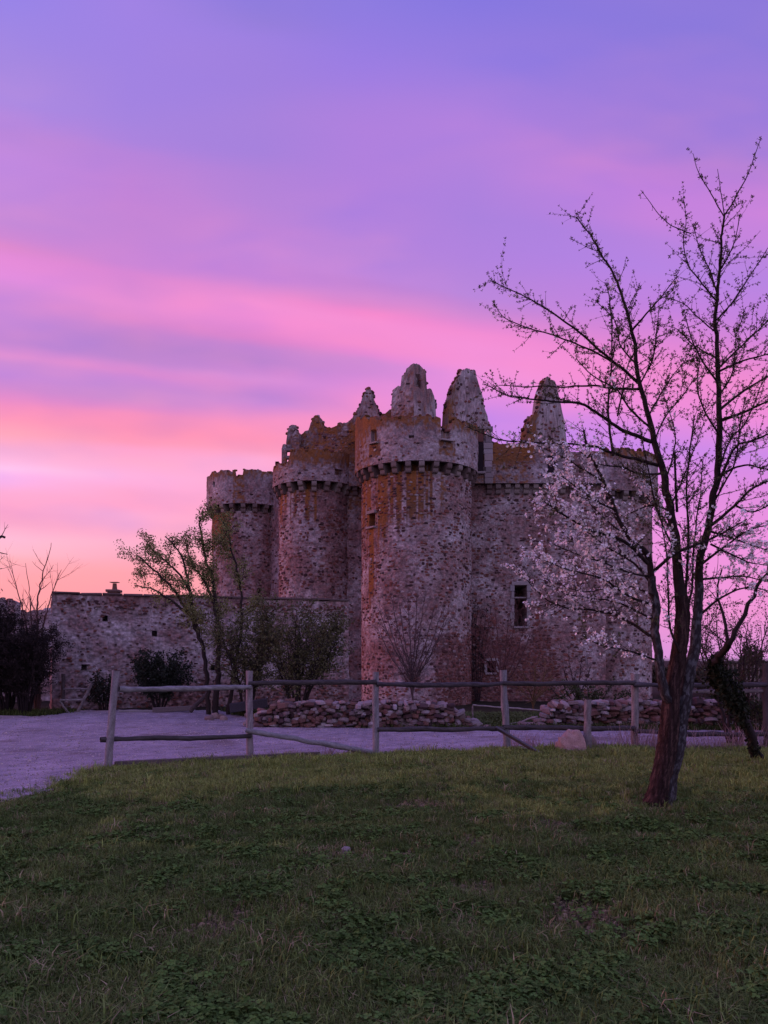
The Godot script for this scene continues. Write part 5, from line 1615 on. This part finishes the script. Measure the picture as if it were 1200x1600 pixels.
func make_ivy_tree():
	rng.seed = 91
	var o := thing("ivy_tree", Vector3(4.6, 0, -9.6), "leaning tree wrapped in dark ivy behind the plum trunk", "tree")
	var sp := grow(o, IVY, Color(0.05, 0.042, 0.045), 1.5, 0.4, 1, Vector3(0, 0.4, 0), 0.12)
	leaves(o, sp, 0.4, 1, 0.03, 0.045, 0.01, Color(0.05, 0.055, 0.03))
	# ivy on the lower trunk
	var t := []
	var cs := []
	var line := smooth_path(pack(IVY[0][2]), 0.05)
	for k in 3600:
		var f := pow(rng.randf(), 0.9) * 0.78
		var p: Vector3 = line[int(f * (line.size() - 1))]
		var wide := 0.045 + 0.15 * exp(-pow((f - 0.55) / 0.16, 2.0)) + 0.05 * n_low.get_noise_2d(f * 6.0, 2.0)
		var q := rand_dir()
		q.y *= 1.3
		t.append(Transform3D(rand_basis(rng.randf_range(0.7, 1.3)), p + q * wide * sqrt(rng.randf()) * (1.0 + 0.7 * n_low.get_noise_3d(q.x * 2.0, q.y * 2.0 + f * 9.0, q.z * 2.0)) * (1.7 if rng.randf() < 0.06 else 1.0)))
		cs.append(tint(Color(0.022, 0.028, 0.016), 0.4))
	scatter("ivy", leaf_mesh(0.05, 0.055), M.leaf, t, cs, o)

func bush(called: String, label: String, cat: String, at: Vector3, w: float, h: float, stems: int, leaf: Color, lw: float, density: int, twigcol: Color, group := ""):
	var o := thing(called, at, label, cat, group)
	var list := []
	for k in stems:
		var a := TAU * k / stems + rng.randf()
		var out := Vector3(cos(a), 0, sin(a)) * w * 0.5 * rng.randf_range(0.35, 0.9)
		var top := h * rng.randf_range(0.72, 1.0)
		var p := at + Vector3(cos(a), 0, sin(a)) * 0.08
		list.append([0.02 + h * 0.006, 0.005, [p.x, p.y - 0.06, p.z, p.x + out.x * 0.35, p.y + top * 0.4, p.z + out.z * 0.35, p.x + out.x * 0.8, p.y + top * 0.75, p.z + out.z * 0.8, p.x + out.x, p.y + top, p.z + out.z]])
	var sp := grow(o, list, twigcol, 9.0, h * 0.28, 1, Vector3(0, 0.3, 0), 0.035)
	leaves(o, sp, 1.0, density, lw, lw * 1.5, lw * 1.6, leaf)
	return o

func make_left_trees():
	rng.seed = 55
	var o := thing("leafy_tree", Vector3(-4.65, 0, -20.8), "slender many-stemmed tree in fresh yellow-green leaf before the left tower", "tree")
	var sp := grow(o, LEAFY, Color(0.06, 0.048, 0.045), 4.2, 0.62, 2, Vector3(-0.1, 0.5, 0), 0.09)
	leaves(o, sp, 1.0, 8, 0.032, 0.06, 0.11, Color(0.19, 0.2, 0.075))
	rng.seed = 57
	bush("olive_shrub", "see-through olive-green shrub left of the gap below the second tower", "shrub", Vector3(-3.6, 0, -20.3), 1.9, 2.75, 7, Color(0.095, 0.10, 0.045), 0.042, 1, Color(0.05, 0.042, 0.04))
	bush("olive_shrub", "broad dark olive shrub standing behind the tumbled dry stone wall", "shrub", Vector3(-2.15, 0, -18.9), 2.3, 2.72, 11, Color(0.09, 0.094, 0.042), 0.04, 1, Color(0.045, 0.04, 0.038))
	rng.seed = 59
	bush("evergreen_bush", "dense dark evergreen bush growing against the bailey wall", "bush", Vector3(-6.55, 0, -22.35), 1.75, 1.5, 12, Color(0.026, 0.034, 0.024), 0.055, 2, Color(0.04, 0.035, 0.035))
	bush("evergreen_bush", "small dark evergreen bush beside the wooden trestle", "bush", Vector3(-8.15, 0, -22.3), 0.7, 1.0, 6, Color(0.025, 0.03, 0.022), 0.055, 2, Color(0.04, 0.035, 0.035))
	rng.seed = 61
	for k in 4:
		bush("thorn_bush", ["tangled dark thorn bush farthest from the wooden trestle", "tangled dark thorn bush, third from the wooden trestle", "tangled dark thorn bush, second from the wooden trestle", "tangled dark thorn bush next to the wooden trestle"][k], "bush", Vector3(-11.5 + 0.62 * k, 0, -20.9 + 0.3 * (k % 2)), 1.7, 2.95 + 0.15 * (k % 2) - 0.3 * k, 15, Color(0.028, 0.022, 0.02), 0.035, 2, Color(0.035, 0.028, 0.03), "thorn bushes beside the trestle")
	# bare tall shoots above it
	var s := thing("bare_sapling", Vector3(-9.6, 0, -21.6), "bare reddish sapling rising above the dark thorn bushes", "sapling")
	grow(s, SHOOTS, Color(0.16, 0.09, 0.085), 3.0, 0.8, 1, Vector3(0, 0.5, 0), 0.5)
	# a branch tip that hangs in from a tree outside the view on the left
	var h := thing("bare_tree", Vector3(-11.9, 0, -19.5), "bare tree whose twig ends reach in above the thorn bushes", "tree")
	grow(h, EDGE, Color(0.07, 0.05, 0.05), 2.0, 0.5, 1, Vector3(0.3, 0.2, 0), 0.5)

func make_saplings():
	rng.seed = 65
	for e in [[1.3, 35.0, 6.3, 3.2, "bare sapling with fanned grey branches before the front tower", Color(0.13, 0.095, 0.1), 12], [5.55, 36.0, 5.6, 2.6, "bare reddish sapling with fine twigs before the main castle wall", Color(0.13, 0.075, 0.075), 8], [7.4, 38.0, 2.8, 2.2, "yellowish budding sapling below the tall castle window", Color(0.15, 0.11, 0.06), 5], [9.3, 37.0, 3.2, 1.6, "dark leaning sapling at the castle foot under the blossom", Color(0.06, 0.045, 0.05), 4]]:
		var at := Vector3(e[0], height(e[0], e[1]), -e[1])
		var o := thing("bare_sapling", at, e[4], "sapling")
		var list := []
		var many: int = e[6]
		for k in many:
			var a := PI * (k + 0.5) / many
			var out := Vector3(-cos(a) * e[3] * 0.5, 0, rng.randf_range(-0.8, 0.8))
			var top: float = e[2] * (0.72 + 0.28 * sin(a)) * rng.randf_range(0.85, 1.0)
			list.append([0.04, 0.012, [at.x, at.y - 0.1, at.z, at.x + out.x * 0.05, at.y + top * 0.34, at.z + out.z * 0.05, at.x + out.x * 0.6, at.y + top * 0.68, at.z + out.z * 0.6, at.x + out.x, at.y + top, at.z + out.z]])
		grow(o, list, e[5], 5.0, 1.0, 1, Vector3(0, 0.5, 0), 0.6, 0.015)
	# dark creeper in the corner between the front tower and the main wall
	rng.seed = 66
	var cr := thing("wall_creeper", Vector3(6.2, -1.3, -51.75), "dark creeper climbing the corner beside the front tower", "climber")
	var stems := []
	for k in 6:
		var sx := 5.75 + 0.18 * k
		stems.append([0.03, 0.01, [6.2 + 0.05 * k, -1.4, -51.8, sx + 0.1, 1.5, -51.85, sx - 0.1 + 0.1 * k, 3.6, -51.86, sx + 0.12 * k, 4.6 + 0.25 * (k % 3), -51.86]])
	var csp := grow(cr, stems, Color(0.05, 0.035, 0.04), 3.0, 0.5, 1, Vector3(0, 0.2, -0.2), 0.14)
	leaves(cr, csp, 0.9, 1, 0.09, 0.1, 0.05, Color(0.03, 0.026, 0.028))
	# dry weeds and brambles along the fence
	rng.seed = 67
	for w in [[2.4, 13.05, 0.5, 0.3], [4.25, 12.9, 0.9, 0.42], [4.7, 12.6, 0.7, 0.4], [3.45, 12.75, 0.5, 0.22], [-0.6, 11.95, 0.7, 0.16], [-1.5, 11.7, 0.5, 0.14], [5.6, 12.7, 0.9, 0.35], [6.3, 12.9, 0.9, 0.45]]:
		weed(Vector3(w[0], height(w[0], w[1]), -w[1]), w[2], w[3])
	rng.seed = 69
	bush("bramble", "dark bramble thicket at the right end of the dry stone wall", "bush", Vector3(7.9, height(7.9, 15.6), -15.6), 2.0, 1.0, 10, Color(0.035, 0.045, 0.022), 0.045, 2, Color(0.05, 0.04, 0.04))
	bush("bramble", "low green thicket behind the right dry stone wall", "bush", Vector3(4.9, height(4.9, 18.4), -18.4), 2.2, 0.95, 9, Color(0.04, 0.055, 0.022), 0.04, 2, Color(0.05, 0.04, 0.04))
	bush("roadside_sapling", "thin twiggy sapling beside the fence at the right edge", "sapling", Vector3(6.2, height(6.2, 13.6), -13.6), 1.5, 2.6, 6, Color(0.06, 0.06, 0.035), 0.022, 1, Color(0.06, 0.045, 0.045))

func weed(at: Vector3, w: float, h: float):
	var o := thing("dry_weeds", at, "clump of dry pinkish weeds under the rail fence", "weeds", "dry weeds along the fence")
	var b := Buf.new()
	for k in int(150 * w):
		var p := at + Vector3(rng.randf_range(-0.5, 0.5) * w, -0.02, rng.randf_range(-0.18, 0.18))
		var d := Vector3(rng.randf_range(-0.5, 0.5), 1, rng.randf_range(-0.5, 0.5))
		var l := h * rng.randf_range(0.4, 1.1)
		tube(b, [p, p + d * l * 0.5 + rand_dir() * 0.02, p + d * l + rand_dir() * 0.06], [0.004, 0.003, 0.0015], 3, tint(Color(0.30, 0.22, 0.22), 0.3), 0.0, 0.0, false)
	part("stalks", b, M.twig, o)

# ---------------------------------------------------------------- grass

func tuft_mesh(blades: int, h: float, wide: float, lean: float, spread: float) -> ArrayMesh:
	var b := Buf.new()
	for k in blades:
		var p := Vector3(rng.randf_range(-1, 1), 0, rng.randf_range(-1, 1)) * spread
		var a := rng.randf() * TAU
		var d := Vector3(cos(a), 0, sin(a))
		var s := Vector3(-d.z, 0, d.x) * wide * rng.randf_range(0.6, 1.1)
		var l := h * rng.randf_range(0.5, 1.1)
		var o := b.v.size()
		var ln := lean * rng.randf_range(0.3, 1.3)
		var f := rng.randf_range(0.5, 1.6)
		b.v.append_array([p - s + Vector3(0, -0.01, 0), p + s + Vector3(0, -0.01, 0), p + d * l * ln * 0.35 + Vector3(0, l * 0.6, 0) + s * 0.8, p + d * l * ln * 0.35 + Vector3(0, l * 0.6, 0) - s * 0.8, p + d * l * ln + Vector3(0, l * (1.0 - 0.3 * ln), 0)])
		var own := Color(f, f * rng.randf_range(0.95, 1.05), f)
		b.c.append_array([own, own, own, own, own])
		b.i.append_array([o, o + 1, o + 2, o, o + 2, o + 3, o + 3, o + 2, o + 4])
	return mesh_of(b)

func rosette_mesh() -> ArrayMesh:
	var b := Buf.new()
	for k in 8:
		var bs := Basis(Vector3.UP, TAU * k / 8.0 + rng.randf() * 0.5) * Basis(Vector3.RIGHT, -rng.randf_range(0.15, 0.8))
		var o := b.v.size()
		var l := rng.randf_range(0.6, 1.1)
		for p in [Vector3(0, 0, 0), Vector3(0.2, 0.06, 0.45) * l, Vector3(0.16, 0.03, 0.8) * l, Vector3(0, -0.05, 1.0) * l, Vector3(-0.16, 0.03, 0.8) * l, Vector3(-0.2, 0.06, 0.45) * l]:
			b.v.append(bs * p)
			b.c.append(Color.WHITE)
		b.i.append_array([o, o + 1, o + 2, o, o + 2, o + 3, o, o + 3, o + 4, o, o + 4, o + 5])
	return mesh_of(b)

func clover_mesh() -> ArrayMesh:
	var b := Buf.new()
	for k in 7:
		var p := Vector3(rng.randf_range(-0.045, 0.045), rng.randf_range(0.02, 0.05), rng.randf_range(-0.045, 0.045))
		var tip := Basis(Vector3.RIGHT, rng.randf_range(-0.5, 0.5)) * Basis(Vector3.BACK, rng.randf_range(-0.5, 0.5)) * Basis(Vector3.UP, rng.randf() * TAU)
		for j in 3:
			var bs := tip * Basis(Vector3.UP, TAU * j / 3.0)
			var o := b.v.size()
			for q in [Vector3(0, 0, 0), Vector3(0.007, 0.002, 0.006), Vector3(0.005, 0, 0.014), Vector3(-0.005, 0, 0.014), Vector3(-0.007, 0.002, 0.006)]:
				b.v.append(p + bs * q)
				b.c.append(Color.WHITE)
			b.i.append_array([o, o + 1, o + 2, o, o + 2, o + 3, o, o + 3, o + 4])
		var s := b.v.size()
		b.v.append_array([Vector3(p.x * 0.5 - 0.001, -0.005, p.z * 0.5), Vector3(p.x * 0.5 + 0.001, -0.005, p.z * 0.5), p])
		b.c.append_array([Color.WHITE, Color.WHITE, Color.WHITE])
		b.i.append_array([s, s + 1, s + 2])
	return mesh_of(b)

func make_grass():
	rng.seed = 99
	var kinds := [tuft_mesh(14, 0.055, 0.0022, 0.7, 0.04), tuft_mesh(14, 0.075, 0.002, 0.9, 0.045), tuft_mesh(12, 0.045, 0.0028, 1.2, 0.045)]
	var t := [[], [], []]
	var cs := [[], [], []]
	var rt := []
	var kt := []
	var kc := []
	var ct := []
	var cc := []
	var dt := []
	var dc := []
	var rc := []
	var n := 0
	while n < 125000:
		n += 1
		var d := 2.6 + 11.2 * pow(rng.randf(), 1.25)
		var x := rng.randf_range(-0.56, 0.56) * d + rng.randf_range(-0.1, 0.1)
		var op := on_path(x, d)
		if op > -0.02 and (op > 0.3 or rng.randf() > 0.22 - op * 0.6):
			continue
		var bp := bare(x, d)
		if rng.randf() < bp * 0.95:
			if rng.randf() < 0.5:
				var cz := rng.randf_range(0.004, 0.014) * (1.6 if rng.randf() < 0.1 else 1.0)
				kt.append(Transform3D(Basis(Vector3.UP, rng.randf() * TAU) * Basis.from_scale(Vector3(cz, cz * 0.8, cz)), Vector3(x, height(x, d) + cz * 0.2, -d)))
				kc.append(tint(Color(0.19, 0.155, 0.09), 0.5))
			if rng.randf() < 0.7:
				dt.append(Transform3D(rand_basis(rng.randf_range(0.5, 1.0)), Vector3(x, height(x, d) + 0.012, -d)))
				dc.append(tint(Color(0.26, 0.22, 0.12), 0.5))
			continue
		var m := n_low.get_noise_2d(x * 0.55 + 80.0, d * 0.55)
		var w := n_low.get_noise_2d(x * 1.6 + 20.0, d * 1.6)
		var p := Vector3(x, height(x, d), -d)
		var lush := smoothstep(-0.04, 0.06, n_low.get_noise_2d(x * 0.4 + 7.0, d * 0.4) * 0.55 + (d - 8.3) * 0.16 + 0.25 * n_fine.get_noise_2d(x * 3.0, d * 3.0))
		if w > 0.08 and rng.randf() < 0.36 * (1.0 - 0.8 * lush):
			# broad-leaved weeds in patches
			if rng.randf() < 0.6:
				var cl := rng.randf_range(0.8, 1.4)
				ct.append(Transform3D(Basis(Vector3.UP, rng.randf() * TAU) * Basis.from_scale(Vector3(cl, cl, cl)), p))
				cc.append(tint(Color(0.075, 0.14, 0.034), 0.4))
				continue
			rt.append(Transform3D(Basis(Vector3.UP, rng.randf() * TAU) * Basis.from_scale(Vector3.ONE * rng.randf_range(0.02, 0.045)), p + Vector3(0, rng.randf_range(0.005, 0.03), 0)))
			rc.append(tint(Color(0.07, 0.115, 0.03), 0.4))
			continue
		var k := 0 if m > 0.1 else (1 if m > -0.2 else 2)
		if rng.randf() < 0.3:
			k = rng.randi() % 3
		var s := rng.randf_range(0.6, 1.4) * (1.6 if rng.randf() < 0.04 else 1.0) * (1.0 + 0.5 * n_low.get_noise_2d(x * 1.1, d * 1.1 + 60.0)) * (1.0 + 0.25 * smoothstep(7.0, 12.0, d))
		t[k].append(Transform3D(Basis(Vector3.UP, rng.randf() * TAU) * Basis.from_scale(Vector3(s, s, s)), p))
		var c := Color(0.095, 0.165, 0.038).lerp(Color(0.165, 0.225, 0.06), clampf(0.3 + m * 0.9, 0.0, 1.0)).lerp(Color(0.27, 0.35, 0.085), lush * 0.9)
		if rng.randf() < 0.09:
			c = Color(0.27, 0.25, 0.13)
		cs[k].append(tint(c, 0.28))
	for k in 3:
		var o := scatter("lawn_grass", kinds[k], M.grass, t[k], cs[k], self)
		tag(o, ["short upright grass of the lawn", "taller bent grass of the lawn", "flattened wide-bladed grass of the lawn"][k], "grass")
	var ro := scatter("lawn_weeds", rosette_mesh(), M.lawn_leaf, rt, rc, self)
	tag(ro, "broad-leaved weeds growing in patches in the lawn", "weeds")
	var co := scatter("clover", clover_mesh(), M.lawn_leaf, ct, cc, self)
	tag(co, "dark green clover growing in patches in the lawn", "clover")
	var km := Buf.new()
	rock(km, Vector3.ZERO, Vector3(1, 0.8, 0.9), 0.0, Color.WHITE)
	var ko := scatter("soil_clods", mesh_of(km), M.twig, kt, kc, self)
	tag(ko, "crumbly brown clods on the worn patches of the lawn", "soil")
	var so := scatter("dry_straw", leaf_mesh(0.006, 0.06), M.grass, dt, dc, self)
	tag(so, "dry straw lying on the worn patches of the lawn", "straw")
	# rough grass beyond the path
	var ft := []
	var fc := []
	for j in 26000:
		var d := 15.5 + 22.0 * pow(rng.randf(), 1.6)
		var x := rng.randf_range(-0.52, 0.56) * d
		if on_path(x, d) > -0.05 or (x < -1.0 and d > 22.0):
			continue
		if d < 18.5 and x < -3.9 and x > -8.9:
			continue
		var s := rng.randf_range(1.3, 2.8) * (1.0 + d * 0.012)
		ft.append(Transform3D(Basis(Vector3.UP, rng.randf() * TAU) * Basis.from_scale(Vector3(s, s * 0.9, s)), Vector3(x, height(x, d), -d)))
		fc.append(tint(Color(0.075, 0.10, 0.03), 0.35))
	var fo := scatter("rough_grass", tuft_mesh(12, 0.07, 0.004, 0.8, 0.06), M.grass, ft, fc, self)
	tag(fo, "rough green grass growing beyond the gravel path", "grass")
